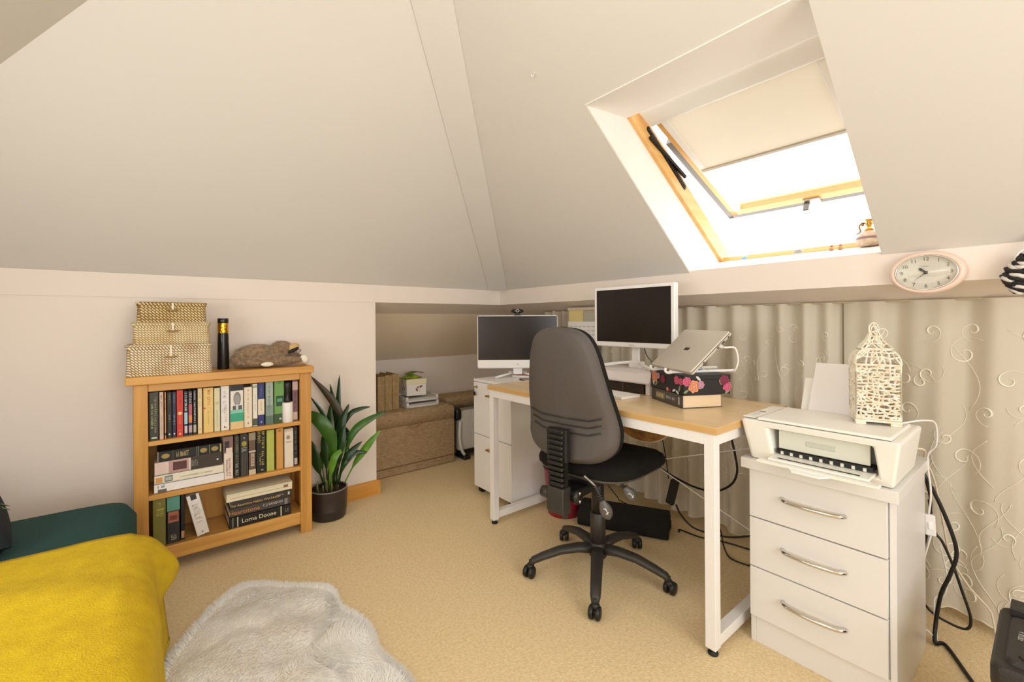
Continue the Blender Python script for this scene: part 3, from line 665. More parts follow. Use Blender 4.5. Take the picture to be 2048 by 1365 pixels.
leaf([(0.730, 2.620, 0.188), (0.717, 2.630, 0.317), (0.726, 2.640, 0.370), (0.740, 2.630, 0.413)], .03, 1)
b = B()
for k in range(14):
    a = k * 2.4; r = .02 + .05 * (k % 5) / 5
    b.cyl((r*math.cos(a), r*math.sin(a), .14), (r*1.1*math.cos(a), r*1.1*math.sin(a), .19 + .03*(k % 3)), .003, n=6)
stuff(b.build('stems', M('stem', '#8A9A4E', .5, col2='#5A6A2E', vscale=30), pl, smooth=True))

# ---------------------------------------------------------------- alcove: ottomans, heater, files, box
tweed = M('tweed', '#C4A882', .9, col2='#9E815C', vscale=28, stretch=(1.2, 1.2, 9), bump=.5, bscale=60, detail=4)
def ottoman(x0, x1, y0, y1, z1, label, rz=0):
    t = thing('storage_ottoman', label, 'ottoman', ((x0+x1)/2, (y0+y1)/2, 0), rz); hx, hy = (x1-x0)/2, (y1-y0)/2
    b = B(); b.box(-hx, hx, -hy, hy, .004, z1 - .105); b.build('body', tweed, t, bevel=.006)
    b = B(); b.box(-hx + .008, hx - .008, -hy - .003, hy, .06, .066); b.build('seam', M('seam_dark', '#7A5C3A', .9), t)
    b = B(); b.loft([rrect(-hx - .004, hx + .004, -hy - .004, hy, .015, z1 - .103), rrect(-hx - .006, hx + .006, -hy - .006, hy, .02, z1 - .03), rrect(-hx, hx, -hy, hy - .004, .02, z1 - .008), rrect(-hx + .03, hx - .03, -hy + .03, hy - .03, .02, z1)])
    lid = b.build('lid', tweed, t, smooth=True)
    b = B(); b.tube(spline([(-.045, -hy - .008, z1 - .098), (-.03, -hy - .013, z1 - .117), (0, -hy - .014, z1 - .12), (.03, -hy - .013, z1 - .117), (.045, -hy - .008, z1 - .098)], 4), .006, 8); b.build('pull_tab', M('tab_leather', '#A5815A', .6), lid, smooth=True)
    return t
ottoman(1.125, 1.820, 3.00, 3.40, .455, 'brown tweed storage ottoman filling the alcove floor')
ottoman(1.85, 2.37, 3.17, 3.43, .475, 'second brown tweed ottoman half hidden behind the white heater')
# convector heater
ht = thing('convector_heater', 'white convector heater with black end caps beside the brown ottoman', 'heater', (1.975, 3.06, 0))
hw = M('heater_white', '#E9E7E2', .35); hk = M('heater_black', '#1A1918', .4)
b = B(); b.rbox(-.09, .30, -.03, .03, .06, .40, r=.02, ax=0); b.build('panel', hw, ht, bevel=.004)
b = B(); b.rbox(-.125, -.075, -.05, .05, .31, .415, r=.03, ax=0); b.build('end_cap', hk, ht, smooth=False)
b = B(); b.rbox(-.08, .30, -.032, .032, .03, .065, r=.006, ax=0); b.build('base_rail', hk, ht)
b = B(); b.tube(spline([(-.085, -.035, .30), (-.095, -.04, .18), (-.08, -.045, .08), (-.055, -.05, .03)], 5), .013, 8); b.build('leg', hw, ht, smooth=True)
b = B(); b.rbox(-.085, -.02, -.09, .06, 0, .028, r=.012, ax=1); b.build('foot', hk, ht)
b = B(); b.rbox(.22, .28, -.09, .06, 0, .028, r=.012, ax=1); b.build('foot', hk, ht)
b = B(); b.box(-.07, .3, -.034, -.026, .392, .408); b.build('top_grille', M('grille_grey', '#A9A69F', .4, .3), ht)
# box files
filem = M('file_tan', '#B59A6E', .8, col2='#A0845A', vscale=50, bump=.2, bscale=90)
for k, (x0, d_) in enumerate(((1.240, 'leftmost tan box file at the alcove wall'), (1.296, 'middle of the three tan box files in the alcove'), (1.352, 'tan box file next to the white card box'))):
    t = thing('box_file', d_, 'file', (x0 + .026, 3.225, .4562), group='tan box files on the ottoman')
    b = B(); b.box(-.026, .026, -.115, -.112, 0, .255 + .006 * k); b.build('spine', filem, t, bevel=.001)
    b = B(); b.box(-.026, -.0235, -.112, .12, 0, .25 + .006 * k); b.box(.0235, .026, -.112, .12, 0, .25 + .006 * k); b.box(-.0235, .0235, .117, .12, 0, .25); b.box(-.0235, .0235, -.112, .117, 0, .003); b.build('case', filem, t)
    b = B(); b.box(-.020, .020, -.10, .11, .004, .235); b.build('papers', M('old_paper', '#D8C8A4', .9), t)
# paper trays + card box + green pouch
trm = M('tray_white', '#ECE8E2', .4, alpha=1)
for k in range(2):
    z = .4562 + .042 * k
    t = thing('letter_tray', ('lower' if k == 0 else 'upper') + ' white letter tray under the card box in the alcove', 'tray', (1.590, 3.185 + .008*k, z), -.05, group='stacked letter trays')
    b = B(); b.box(-.135, .135, -.11, .11, 0, .003); b.box(-.135, -.132, -.11, .11, 0, .040); b.box(.132, .135, -.11, .11, 0, .040); b.box(-.135, .135, .107, .11, 0, .04); b.box(-.135, .135, -.11, -.107, 0, .012); b.box(-.135, -.115, -.11, -.107, 0, .04); b.box(.115, .135, -.11, -.107, 0, .04); b.build('tray', trm, t)
    b = B(); b.box(-.125, .125, -.10, .10, .003, .026); b.build('papers', M('paper_stack', '#D8D2C8', .8, col2='#B7AFA4', vscale=8, stretch=(1, 1, 60)), t)
t = thing('card_box', 'cream card box with a floral sketch standing on the letter trays', 'box', (1.560, 3.19, .5405), -.12)
crm = M('cream_card', '#EFE4C2', .6)
b = B(); b.box(-.078, .078, -.075, .075, 0, .105); b.build('body', M('card_white', '#EFEBE2', .6), t, bevel=.001)
b = B(); b.box(-.081, .081, -.078, .078, .088, .128); b.build('lid', crm, t, bevel=.002)
b = B()
for px_, pz in ((0, .05), (.012, .062), (.03, .066), (.04, .07), (.005, .04)): b.ell((px_, -.0755, pz), .007, .0006, .008, 10, 6)
b.cyl((.03, -.0755, .06), (.026, -.0755, .03), .001, n=5)
stuff(b.build('floral_print', M('print_plum', '#8A3A4A', .6), t))
b = B()
for py, pz in ((-.02, .05), (.0, .06), (.02, .045)): b.ell((-.0785, py, pz), .0006, .006, .012, 8, 6)
stuff(b.build('side_print', M('print_brown', '#6A3A32', .6), t))
t = thing('green_pouch', 'lime green folded pouch lying on the cream card box', 'pouch', (1.535, 3.19, .6695), .2)
b = B(); b.grid(lambda u, v: ((u-.5)*.15, (v-.5)*.10, .006 + .018*math.sin(u*PI)*math.sin(v*PI) + .004*math.sin(u*9+v*5)), 14, 10); b.build('pouch', M('lime', '#9AB22C', .5, col2='#7A9420', vscale=15), t, smooth=True, solid=.006)
b = B(); b.grid(lambda u, v: (-.02 + u*.13, (v-.4)*.08, .030 + .03*math.sin(u*2.2) - .02*u), 12, 6); b.build('flap', M('olive_flap', '#6E7A34', .5), t, smooth=True, solid=.003)

# ---------------------------------------------------------------- sofa bed, throw, cushion, rug
teal = M('teal_fabric', '#0F4A48', .85, col2='#0C3C3A', vscale=160, bump=.25, bscale=300)
sf = thing('sofa_bed', 'teal fabric sofa bed partly covered by a yellow throw', 'sofa', (-.56, 1.20, 0))
b = B()
def sofaring(z, ins, r): return rrect(-.50 + ins, .485 - ins, -1.15 + ins, 1.17 - ins, r, z, 6)
b.loft([sofaring(.16, .03, .06), sofaring(.18, .0, .07), sofaring(.36, .0, .08), sofaring(.41, .025, .09), sofaring(.425, .07, .10)])
b.build('seat', teal, sf, smooth=True)
b = B()
for y in (.62, .05, -.5):
    b.tube([(-.45, y, .4265), (.43, y - .02, .4265)], .003, 6)
b.build('seam', M('teal_seam', '#163F42', .9), sf)
b = B(); b.loft([rrect(-.50, -.36, -1.15, 1.15, .05, .40, 5), rrect(-.52, -.36, -1.15, 1.15, .06, .60, 5), rrect(-.52, -.40, -1.12, 1.12, .05, .78, 5)]); b.build('backrest', teal, sf, smooth=True)
for sx in (-.44, .42):
    for sy in (-1.05, 1.05):
        b = B(); b.lathe([(.016, 0), (.022, .165)], 14, (sx, sy, 0)); b.build('leg', M('leg_dark', '#3A2A1E', .4), sf, smooth=True)
yel = M('yellow_fleece', '#D8B60C', .95, col2='#CCA808', vscale=26, bump=.35, bscale=230, sheen=.0, detail=6)
def throw_pt(u, v):
    """u across the sofa towards its front edge and down, v along the sofa"""
    y = -.10 + v * (2.02 - .05 * math.sin(u * 3.0)) ; 
    s = u * 1.50
    edge = .97 + .0 * v
    ex = -.075
    if s < edge:
        x = ex - (edge - s); z = .437
        z -= .012 * max(0, (s - (edge - .12)) / .12) ** 2
    else:
        t = s - edge; rr = .075
        if t < rr * PI / 2:
            a = t / rr; x = ex + rr * math.sin(a) * .75; z = .425 - rr * (1 - math.cos(a))
        else:
            q = t - rr * PI / 2; x = ex + rr * .75 + .035 * (q / .4) + .018 * math.sin(v * 11 + 1.2) * min(1, q / .15); z = .350 - q * .96
    w = .012 * max(0, math.sin(5 * x + 13 * y + 1.5)) ** 2 * (1.0 if y > 1.2 else .5) + .010 * noise.noise((x * 4, y * 4, .3)) + .004 * noise.noise((x * 12, y * 12, 2.3))
    if s >= edge: x += .055 * math.exp(-((v - .965) / .04) ** 2) * math.exp(-((s - edge - .15) / .07) ** 2)
    if s < edge: z += max(0, w) + .004
    else: x += abs(w) * .8
    # the far edge sags
    e = max(0, (y - 1.80) / .12)
    if s < edge: z -= 0.0 * e
    return (x, y, max(z, .035))
b = B(); b.grid(throw_pt, 90, 90)
th_o = b.build('throw', yel, smooth=True, solid=.014, fix=False); tag(th_o, 'bright yellow fleece throw spread over the sofa bed', 'throw')
cu = thing('cushion', 'dark leaf print cushion lying on the sofa at the left edge', 'cushion', (-.575, 2.07, .520), rot=(.25, .1, .3))
def pil(u, v, sgn):
    a, c = (u - .5) * 2, (v - .5) * 2
    k = (1 - abs(a) ** 4) * (1 - abs(c) ** 4)
    return (a * .20 * (1 - .06 * c * c), c * .20 * (1 - .06 * a * a), sgn * (.07 * max(k, 0) ** .5 + .002))
b = B(); b.grid(lambda u, v: pil(u, v, 1), 18, 18); b.grid(lambda u, v: pil(u, v, -1), 18, 18)
b.build('cover', M('cushion_navy', '#0F1A22', .8), cu, smooth=True)
for k in range(16):
    a = k * .41; b = B()
    b.grid(lambda u, v: (.02*math.cos(a) + (.03 + u*.15)*math.cos(a) - (v-.5)*.03*math.sin(PI*u)*math.sin(a), (.03 + u*.15)*math.sin(a) + (v-.5)*.03*math.sin(PI*u)*math.cos(a), .076 - .045*u*u), 6, 2)
    b.build('leaf_print', lg[1 if k % 2 else 0], cu, smooth=True, fix=False, solid=.001)

# fur rug
rug_out = [(-0.028, 1.670, 0.000), (0.007, 1.820, 0.000), (0.066, 1.936, 0.000), (0.146, 2.064, 0.000), (0.239, 2.159, 0.000), (0.315, 2.151, 0.000), (0.425, 2.042, 0.000), (0.521, 1.953, 0.000), (0.554, 1.873, 0.000), (0.546, 1.758, 0.000), (0.579, 1.642, 0.000), (0.584, 1.544, 0.000), (0.567, 1.453, 0.000), (0.587, 1.345, 0.000), (0.598, 1.260, 0.000), (0.578, 1.153, 0.000)]
rug_out = [(p[0], p[1]) for p in rug_out] + [(.50, .98), (.30, .88), (.12, .98), (-.0, 1.22)]
rp = spline([(x, y, 0) for x, y in rug_out + rug_out[:1]], 6)[:-1]
rc = Vector((.34, 1.48, 0))
rug = thing('fur_rug', 'fluffy white faux fur rug lying on the carpet in front of the sofa', 'rug', rc)
def rug_h(p, k): 
    return .004 + (.030 + .016 * noise.noise((p.x*6, p.y*6, 0)) - .016 * max(0, 1 - 5 * abs(noise.noise((p.x*7 + 3, p.y*5, 4)))) + .004 * noise.noise((p.x*24, p.y*24, 4))) * (1 - k ** 5)
NR = 26; rings = []
for i in range(NR + 1):
    k = 1 - i / (NR + .0)
    ring = []
    for p in rp:
        q = rc + (p - rc) * max(k, .01); ring.append((q.x - rc.x, q.y - rc.y, rug_h(q, k)))
    rings.append(ring)
b = B(); b.loft(rings); furw = M('fur_white', '#FFFDF8', .95, col2='#F4ECE0', vscale=9, bump=.6, bscale=110, sheen=.2, detail=6)
b.build('pelt', furw, rug, smooth=True)
rnd = random.Random(11); fv = []; ff = []; n = len(rp)
for k in range(26000):
    j = rnd.randrange(n); f_ = rnd.random(); e = rp[j].lerp(rp[(j+1) % n], f_)
    k_ = math.sqrt(rnd.random()) if rnd.random() < .7 else rnd.uniform(.93, 1.0)
    q = rc + (e - rc) * k_; z = rug_h(q, k_)
    a = 4.5 * noise.noise((q.x*3.2, q.y*3.2, 9)) + rnd.uniform(-.6, .6)
    L = rnd.uniform(.014, .03); t = Vector((math.cos(a), math.sin(a), rnd.uniform(.15, .6))).normalized()
    if k_ > .92: t = ((e - rc).normalized() + Vector((rnd.uniform(-.5, .5), rnd.uniform(-.5, .5), .35))).normalized()
    s = Vector((-t.y, t.x, 0)) * .0013; p = Vector((q.x - rc.x, q.y - rc.y, z - .002)); o = len(fv)
    fv += [tuple(p - s), tuple(p + s), tuple(p + t * L)]; ff.append((o, o+1, o+2))
b = B(); b.add(fv, ff); stuff(b.build('fur', M('fur_strand', '#FFFCF6', .8, sheen=.3), rug, fix=False))

# ---------------------------------------------------------------- desk
DX0, DX1, DY0, DY1, DZ = 1.412, 2.00, .695, 1.975, .763
dk = thing('desk', 'light oak topped desk on a white steel frame', 'desk', (1.70, 1.335, 0)); do = Matrix.Translation((-1.70, -1.335, 0))
topm = wood('desk_top', '#EBD0A4', '#E0BF8C', axis=1, rough=.3, scale=.9)
wsteel = M('white_steel', '#F2EEEA', .35)
def dpart(nm, mat, *bx, bevel=.002):
    b = B(); b.T = do
    for q in bx: b.box(*q)
    return b.build(nm, mat, dk, bevel=bevel)
dpart('top', topm, (DX0, DX1, DY0, DY1, DZ - .025, DZ), bevel=.0015)
dpart('edge_band', wood('desk_edge', '#DCB47A', '#D0A566', axis=1, rough=.35), (DX0 - .0012, DX0, DY0, DY1, DZ - .024, DZ - .0008), bevel=0)
dpart('edge_band', wood('desk_edge_x', '#DCB47A', '#D0A566', axis=0, rough=.35), (DX0, DX1, DY0 - .0012, DY0, DZ - .024, DZ - .0008), bevel=0)
lw = .036
for (x, y) in ((1.417, .705), (1.417, 1.93), (1.955, .705), (1.955, 1.93)):
    leg = dpart('leg', wsteel, (x, x + lw, y, y + lw, .022, DZ - .025))
    b = B(); b.T = do; b.lathe([(.016, 0), (.017, .006), (.008, .008), (.008, .024)], 14, (x + lw/2, y + lw/2, 0)); b.build('foot', M('black_rubber', '#161514', .6), leg, smooth=True)
for y in (.705, 1.935):
    dpart('side_rail', wsteel, (1.451, 1.955, y, y + lw, DZ - .063, DZ - .025)); dpart('stretcher', wsteel, (1.451, 1.955, y, y + lw, .028, .066))
dpart('front_rail', wsteel, (1.415, 1.415 + lw, .741, 1.935, DZ - .063, DZ - .025)); dpart('back_rail', wsteel, (1.955, 1.955 + lw, .741, 1.935, DZ - .063, DZ - .025))
for a, c in (((1.973, 1.93, .60), (1.973, .72, .17)), ((1.973, 1.93, .17), (1.973, .72, .60))):
    b = B(); b.T = do; b.cyl(a, c, .003, n=6); b.build('cross_brace', wsteel, dk, smooth=True)
# fabric pouch slung under the desk
t = thing('under_desk_pouch', 'tan patterned fabric pouch with white piping slung under the desk', 'pouch', (1.90, 1.36, .6939))
def pch(u, v):
    return ((u - .5) * .08, (v - .5) * .42, -.004 - .22 * math.sin(PI * (v * .86 + .07)) ** .5 * (1 - .35 * v) * (1 if True else 0) * (.35 + .65 * math.sin(PI * u)))
b = B(); b.grid(pch, 10, 24); b.build('sling', M('tan_print', '#C99A54', .8, col2='#8E5A34', vscale=26), t, smooth=True, solid=.003)
b = B(); b.tube([pch(.5, k / 24) for k in range(25)], .004, 6); b.build('piping', M('piping_white', '#EDE4D2', .8), t, smooth=True)

# ---------------------------------------------------------------- filing cabinet
fc = thing('filing_cabinet', 'white two drawer filing cabinet with brass pulls at the end of the desk', 'cabinet', (1.80, 2.20, 0)); fo = Matrix.Translation((-1.80, -2.20, 0))
cabm = M('cabinet_white', '#FAF7F2', .4)
def fpart(nm, mat, x0, x1, y0, y1, z0, z1, par=fc, bevel=.002):
    b = B(); b.T = fo; b.box(x0, x1, y0, y1, z0, z1); return b.build(nm, mat, par, bevel=bevel)
fpart('body', cabm, 1.612, 2.06, 2.005, 2.392, .045, .722); fpart('top', cabm, 1.600, 2.06, 2.003, 2.394, .725, .740)
for k, (z0, z1) in enumerate(((.388, .720), (.045, .383))):
    d = fpart('drawer_front', cabm, 1.600, 1.611, 2.005, 2.392, z0, z1)
    b = B(); b.T = fo; b.rbox(1.572, 1.600, 2.18, 2.23, z1 - .075, z1 - .066, r=.003, ax=2); b.build('pull', M('brass', '#C29A4E', .3, 1.0), d)
b = B(); b.T = fo; b.cyl((1.600, 2.352, .692), (1.594, 2.352, .692), .009, n=14); lock = b.build('lock', M('brushed_metal'), fc, smooth=True)
b = B(); b.T = fo; b.box(1.572, 1.594, 2.3505, 2.3535, .688, .696); b.build('key', M('brass'), lock)
b = B(); b.T = fo; b.cyl((1.575, 2.352, .690), (1.580, 2.356, .655), .0015, n=5); b.ell((1.582, 2.357, .648), .006, .012, .014, 10, 7); b.build('key_fob', M('black_plastic'), lock, smooth=True)
for x in (1.64, 2.02):
    for y in (2.04, 2.36):
        b = B(); b.T = fo; b.cyl((x, y - .014, .021), (x, y + .014, .021), .021, n=16); b.box(x - .012, x + .012, y - .016, y + .016, .03, .046); b.build('caster', M('black_rubber'), fc, smooth=False)

# ---------------------------------------------------------------- all-in-one computer with webcam
scr = M('dark_screen', '#2A2420', .22, spec=.4); wp = M('monitor_white', '#F5F2EE', .3)
mrz = YAW - PI/2          # local +y points away from the viewpoint
mc = thing('all_in_one_computer', 'white all in one computer with a dark screen standing on the filing cabinet', 'computer', (1.845, 2.235, .7405), mrz)
b = B(); b.rbox(-.266, .266, -.012, .014, .062, .412, r=.012, ax=1); b.build('housing', wp, mc, bevel=.002)
b = B(); b.box(-.260, .260, -.0135, -.010, .118, .407); b.build('screen', scr, mc)
b = B(); b.box(-.03, .03, .010, .05, .02, .25); b.build('neck', wp, mc, bevel=.004)
for sx in (-1, 1):
    b = B(); b.tube([(sx * .02, .05, .03), (sx * .145, -.055, .0075)], .0075, 8); b.build('stand_leg', wp, mc, smooth=True)
b = B(); b.tube([(-.06, .05, .03), (.06, .05, .03)], .007, 8); b.build('stand_bar', wp, mc, smooth=True)
b = B(); b.box(-.008, .008, -.0145, -.011, .085, .093); b.build('power_mark', M('mark_grey', '#D9D4CE', .4), mc)
wc = thing('webcam', 'small black webcam clipped on top of the all in one computer', 'webcam', (1.845, 2.235, 1.1528), mrz)
kb = M('webcam_black', '#1C1A19', .35)
b = B(); b.box(-.022, .022, -.018, .022, 0, .010); b.build('clip', kb, wc, bevel=.002)
b = B(); b.ell((0, 0, .028), .043, .018, .017, 20, 10); b.build('body', kb, wc, smooth=True)
b = B(); b.T = Matrix.Translation((0, -.017, .030)) @ Matrix.Rotation(PI/2, 4, 'X'); b.lathe([(.012, 0), (.012, .005), (.008, .005), (.007, .002)], 18); b.build('lens_ring', M('lens_silver', '#B9B4AE', .3, .8), wc, smooth=True)
b = B(); b.T = Matrix.Translation((0, -.019, .030)) @ Matrix.Rotation(PI/2, 4, 'X'); b.lathe([(.0065, 0), (.004, .002), (.001, .0025)], 14); b.build('lens', M('gloss_black'), wc, smooth=True)

# ---------------------------------------------------------------- riser with monitor
rs = thing('monitor_riser', 'white desk riser shelf under the white monitor', 'monitor stand', (1.87, 1.445, DZ + .0005)); rw = M('riser_white', '#EFE6E4', .35)
b = B(); b.loft([[(-.11, y, .052), (-.115, y, .060), (-.10, y, .098), (-.085, y, .104), (.11, y, .104), (.11, y, .052)] for y in (-.27, .27)]); b.build('shelf', rw, rs, bevel=.002)
for y in (-.25, .25):
    b = B(); b.box(-.10, .10, y - .012, y + .012, 0, .054); b.build('leg', rw, rs, bevel=.003)
b = B(); b.box(-.085, .08, -.22, .22, .002, .046); b.build('gap_shade_block', M('riser_gap_shade', '#3A2E28', .6), rs)  # dark block standing in for the shade in the gap under the shelf
for y in (-.1, .0, .1):
    b = B(); b.box(-.0875, -.0855, y - .004, y + .004, .004, .044); b.build('slot_divider', M('riser_brown', '#5E4A40', .6), rs)
mo = thing('monitor', 'white framed flat monitor with a black screen on the riser shelf', 'monitor', (1.905, 1.372, DZ + .1045))
b = B(); b.rbox(-.012, .022, -.245, .245, .108, .428, r=.008, ax=0); b.build('housing', wp, mo, bevel=.002)
b = B(); b.box(-.0135, -.010, -.226, .226, .134, .412); b.build('screen', M('black_screen', '#1C1511', .25, spec=.4), mo)
b = B(); b.box(.018, .034, -.022, .022, .02, .22); b.build('neck', wp, mo, bevel=.004)
for sy in (-1, 1):
    b = B(); b.tube(spline([(.03, sy * .012, .030), (-.02, sy * .07, .024), (-.07, sy * .165, .0075)], 4), .0085, 8); b.build('stand_leg', wp, mo, smooth=True)
b = B(); b.rbox(.005, .06, -.035, .035, 0, .034, r=.01, ax=2); b.build('stand_hub', wp, mo)
b = B(); b.box(-.0145, -.0115, -.018, .018, .117, .123); b.build('badge', M('mark_grey'), mo)
b = B(); b.tube(spline([(.03, -.045, .13), (.02, -.06, .09), (.01, -.085, .06), (.02, -.12, .02)], 5), .003, 6); b.build('signal_cable', M('cable_grey', '#5A554E', .5), mo, smooth=True)

# white pad in front of the riser
t = thing('notepad', 'thin white notepad lying on the desk in front of the riser', 'notepad', (1.665, 1.345, DZ + .0005), -.10)
b = B(); b.box(-.060, .060, -.145, .145, 0, .010); b.build('pages', M('pad_white', '#F4EEE6', .6), t, bevel=.0015)
b = B(); b.box(-.061, .061, -.146, .146, .0102, .0116); b.build('cover', M('pad_cover', '#FAF5EE', .5), t)
# calendar sheets pinned to the band soffit
t = thing('wall_calendar', 'white printed calendar sheet hanging in front of the curtain between the screens', 'calendar', (2.185, 1.965, 1.208))
b = B(); b.box(-.001, .001, -.125, .135, -.33, -.10); b.build('sheet', M('sheet_white', '#F3F0EE', .6), t)
b = B()
for r in range(7):
    for c in range(6):
        b.box(-.0016, -.001, -.10 + c*.038, -.075 + c*.038, -.135 - r*.027, -.131 - r*.027)
stuff(b.build('print', M('print_grey', '#B9B4B4', .6), t))
b = B(); b.box(.002, .003, -.0, .130, -.125, -.02); b.build('yellow_note', M('note_yellow', '#E9D492', .7), t)
b = B(); b.box(.0045, .0055, -.12, .01, -.12, -.02); b.build('grey_note', M('note_grey', '#B9B4A4', .7), t)
b = B(); b.box(-.004, .006, -.125, .135, -.024, -.006); b.build('hanger', M('hanger_cream', '#DCCDB4', .6), t)

# ---------------------------------------------------------------- thick book, floral box, laptop stand, laptop
BR = math.radians(62)
t = thing('book', 'thick grey brown hardback lying on the desk under the floral box', 'book', (1.615, .930, DZ + .0005), BR)
# local x along the spine, local -y away from it
b = B(); b.box(0, .246, -.003, 0, 0, .053); b.box(0, .246, -.176, 0, 0, .003); b.box(0, .246, -.176, 0, .050, .053); b.build('cover', M('cover_grey', '#4E4640', .5), t, bevel=.001)
b = B(); b.box(.003, .243, -.172, -.003, .003, .050); b.build('pages', M('cream_pages', '#EED3AC', .8, var=.1, vscale=60, stretch=(1, 1, 50)), t)
b = B(); b.box(.135, .205, -.0002, .0006, .014, .040); b.build('title_panel', M('title_gold', '#8A7A5A', .5), t)
b = B(); b.T = frame((.17, .0007, .027), (-1, 0, 0), (0, 0, 1), (0, 1, 0)); glyphs(b, 7, .06, .016, 4); stuff(b.build('spine_lettering', M('gilt', '#D8C48E', .4), t, fix=False))
b = B(); b.T = frame((.085, .0002, .028), (-1, 0, 0), (0, 0, 1), (0, 1, 0)); glyphs(b, 8, .075, .012, 9); stuff(b.build('author_lettering', M('silver_print', '#B9B4AC', .4), t, fix=False))
b = B(); b.box(.022, .030, .0, .0006, .012, .042); b.build('publisher_mark', M('silver_print'), t)

fb = thing('floral_box', 'black box printed with pink and peach roses under the laptop', 'box', (1.612, .922, DZ + .0545), BR)
bkm = M('box_black', '#1D1917', .5)
b = B(); b.box(0, .262, -.205, 0, 0, .077); b.build('carton', bkm, fb, bevel=.0015)
b = B(); b.box(-.0015, .2635, -.2065, .0015, .060, .0785); b.build('lid', bkm, fb, bevel=.0015)
rosem = [M('rose_pink', '#D0607C', .6), M('rose_peach', '#E29A72', .6), M('rose_deep', '#8A2A46', .6), M('rose_mauve', '#C994A8', .6)]
rose_d = [M('rose_pink_d', '#A83C5C', .6), M('rose_peach_d', '#C06E4A', .6), M('rose_deep_d', '#5E1A30', .6), M('rose_mauve_d', '#A06A84', .6)]
def rose(u, z, r, m, side):
    """spiral-petalled printed rose on the long (0) or short (1) side"""
    nrm = Vector((0, 1, 0)) if side == 0 else Vector((-1, 0, 0))
    ex = Vector((-1, 0, 0)) if side == 0 else Vector((0, -1, 0))
    o = Vector((u, .0016, z)) if side == 0 else Vector((-.0016, -u, z))
    F = frame(o, ex, (0, 0, 1), nrm)
    for j, (rr, mm, n_) in enumerate(((1, rosem[m], 7), (.74, rose_d[m], 6), (.62, rosem[m], 6), (.40, rose_d[m], 5), (.28, rosem[m], 5))):
        b = B(); b.T = F; pts = []
        for k in range(28):
            a = 2*PI*k/28; q = r * rr * (1 + .10 * math.cos(n_ * a + j)); pts.append((q*math.cos(a), q*math.sin(a)))
        b.prism(pts, .0002 * j, .0002 * j + .0003); b.build('rose_print', mm, fb)
def leaf_p(u, z, r, a, side, m):
    F = frame(Vector((u, .0016, z)) if side == 0 else Vector((-.0016, -u, z)), Vector((-1, 0, 0)) if side == 0 else Vector((0, -1, 0)), (0, 0, 1), (0, 1, 0) if side == 0 else (-1, 0, 0))
    b = B(); b.T = F @ Matrix.Rotation(a, 4, 'Z'); pts = [(r*math.cos(k*PI/6), .4*r*math.sin(k*PI/6)) for k in range(12)]; b.prism(pts, -.0001, .0002); b.build('leaf_print', m, fb)
gl = M('print_leaf', '#8A9070', .6); wl = M('print_white', '#D8D2D6', .6)
for a in ((.225, .048, .020, 1, 0), (.195, .055, .011, 3, 0), (.155, .045, .014, 2, 0), (.245, .066, .008, 3, 0), (.050, .055, .014, 0, 0), (.020, .052, .012, 0, 0), (.12, .008, .007, 1, 0), (.10, .006, .006, 2, 0),
          (.012, .054, .015, 0, 1), (.042, .034, .020, 1, 1), (.072, .040, .013, 3, 1), (.178, .055, .017, 2, 1), (.190, .030, .016, 0, 1)): rose(a[0], a[1], a[2] * 1.22, a[3], a[4])
for a in ((.21, .02, .014, .8, 0, gl), (.03, .022, .014, 1.2, 0, gl), (.07, .010, .012, .4, 0, wl), (.045, .006, .012, 2.6, 0, wl), (.008, .015, .012, .5, 1, gl), (.062, .066, .013, 2.4, 1, wl), (.160, .048, .012, 2.0, 1, gl), (.19, .008, .012, .6, 1, gl), (.235, .02, .012, 2.2, 0, wl)): leaf_p(*a)
# laptop and its folding stand share one tilted frame
LE = Vector((math.cos(BR - .035), math.sin(BR - .035), 0)); LN = Vector((LE.y, -LE.x, 0)); TL_ = .752
LFv = LN * math.cos(TL_) + Vector((0, 0, 1)) * math.sin(TL_); LU = LE.cross(LFv) * -1
if LU.z < 0: LU = -LU
lt = thing('laptop', 'closed silver laptop tilted up on a white folding stand', 'laptop'); lt.matrix_world = frame((1.537 + .313 * LE.x, .854 + .313 * LE.y, .922), -LE, LFv, LU)
silver = M('laptop_silver', '#D6CDBF', .35, .25)
sgn = 1
def L3(x, y, z): return (x, y, z * sgn)
def lbox(nm, mat, x0, x1, y0, y1, z0, z1, r=.008):
    b = B(); b.rbox(x0, x1, y0, y1, min(z0*sgn, z1*sgn), max(z0*sgn, z1*sgn), r=r, ax=2); return b.build(nm, mat, lt)
lbox('lid', silver, 0, .313, 0, .222, -.006, 0); lbox('base', M('laptop_base', '#C4BBAE', .35, .3), 0, .313, .0, .224, -.017, -.0085); lbox('gap', M('black_plastic'), .002, .311, .002, .22, -.0086, -.0059)
for y, w_ in ((.060, .006), (.140, .012), (.165, .016), (.200, .006)):
    b = B(); b.box(.312, .3136, y, y + w_, *sorted((-.0150*sgn, -.0105*sgn))); b.build('port', M('port_black', '#15130F', .5), lt)
b = B(); b.box(.138, .172, .105, .117, *sorted((.0001*sgn, .0006*sgn)))
for k in range(2): b.box(.142 + k*.016, .150 + k*.016, .103, .119, *sorted((.0001*sgn, .0006*sgn)))
b.build('lid_badge', M('badge_dark', '#6A6258', .3, .8), lt)
st = thing('laptop_stand', 'white folding laptop stand standing on the floral box', 'laptop stand', (1.612, .922, DZ + .0545 + .0786), BR)
ss = M('stand_white', '#F6F4F0', .35)
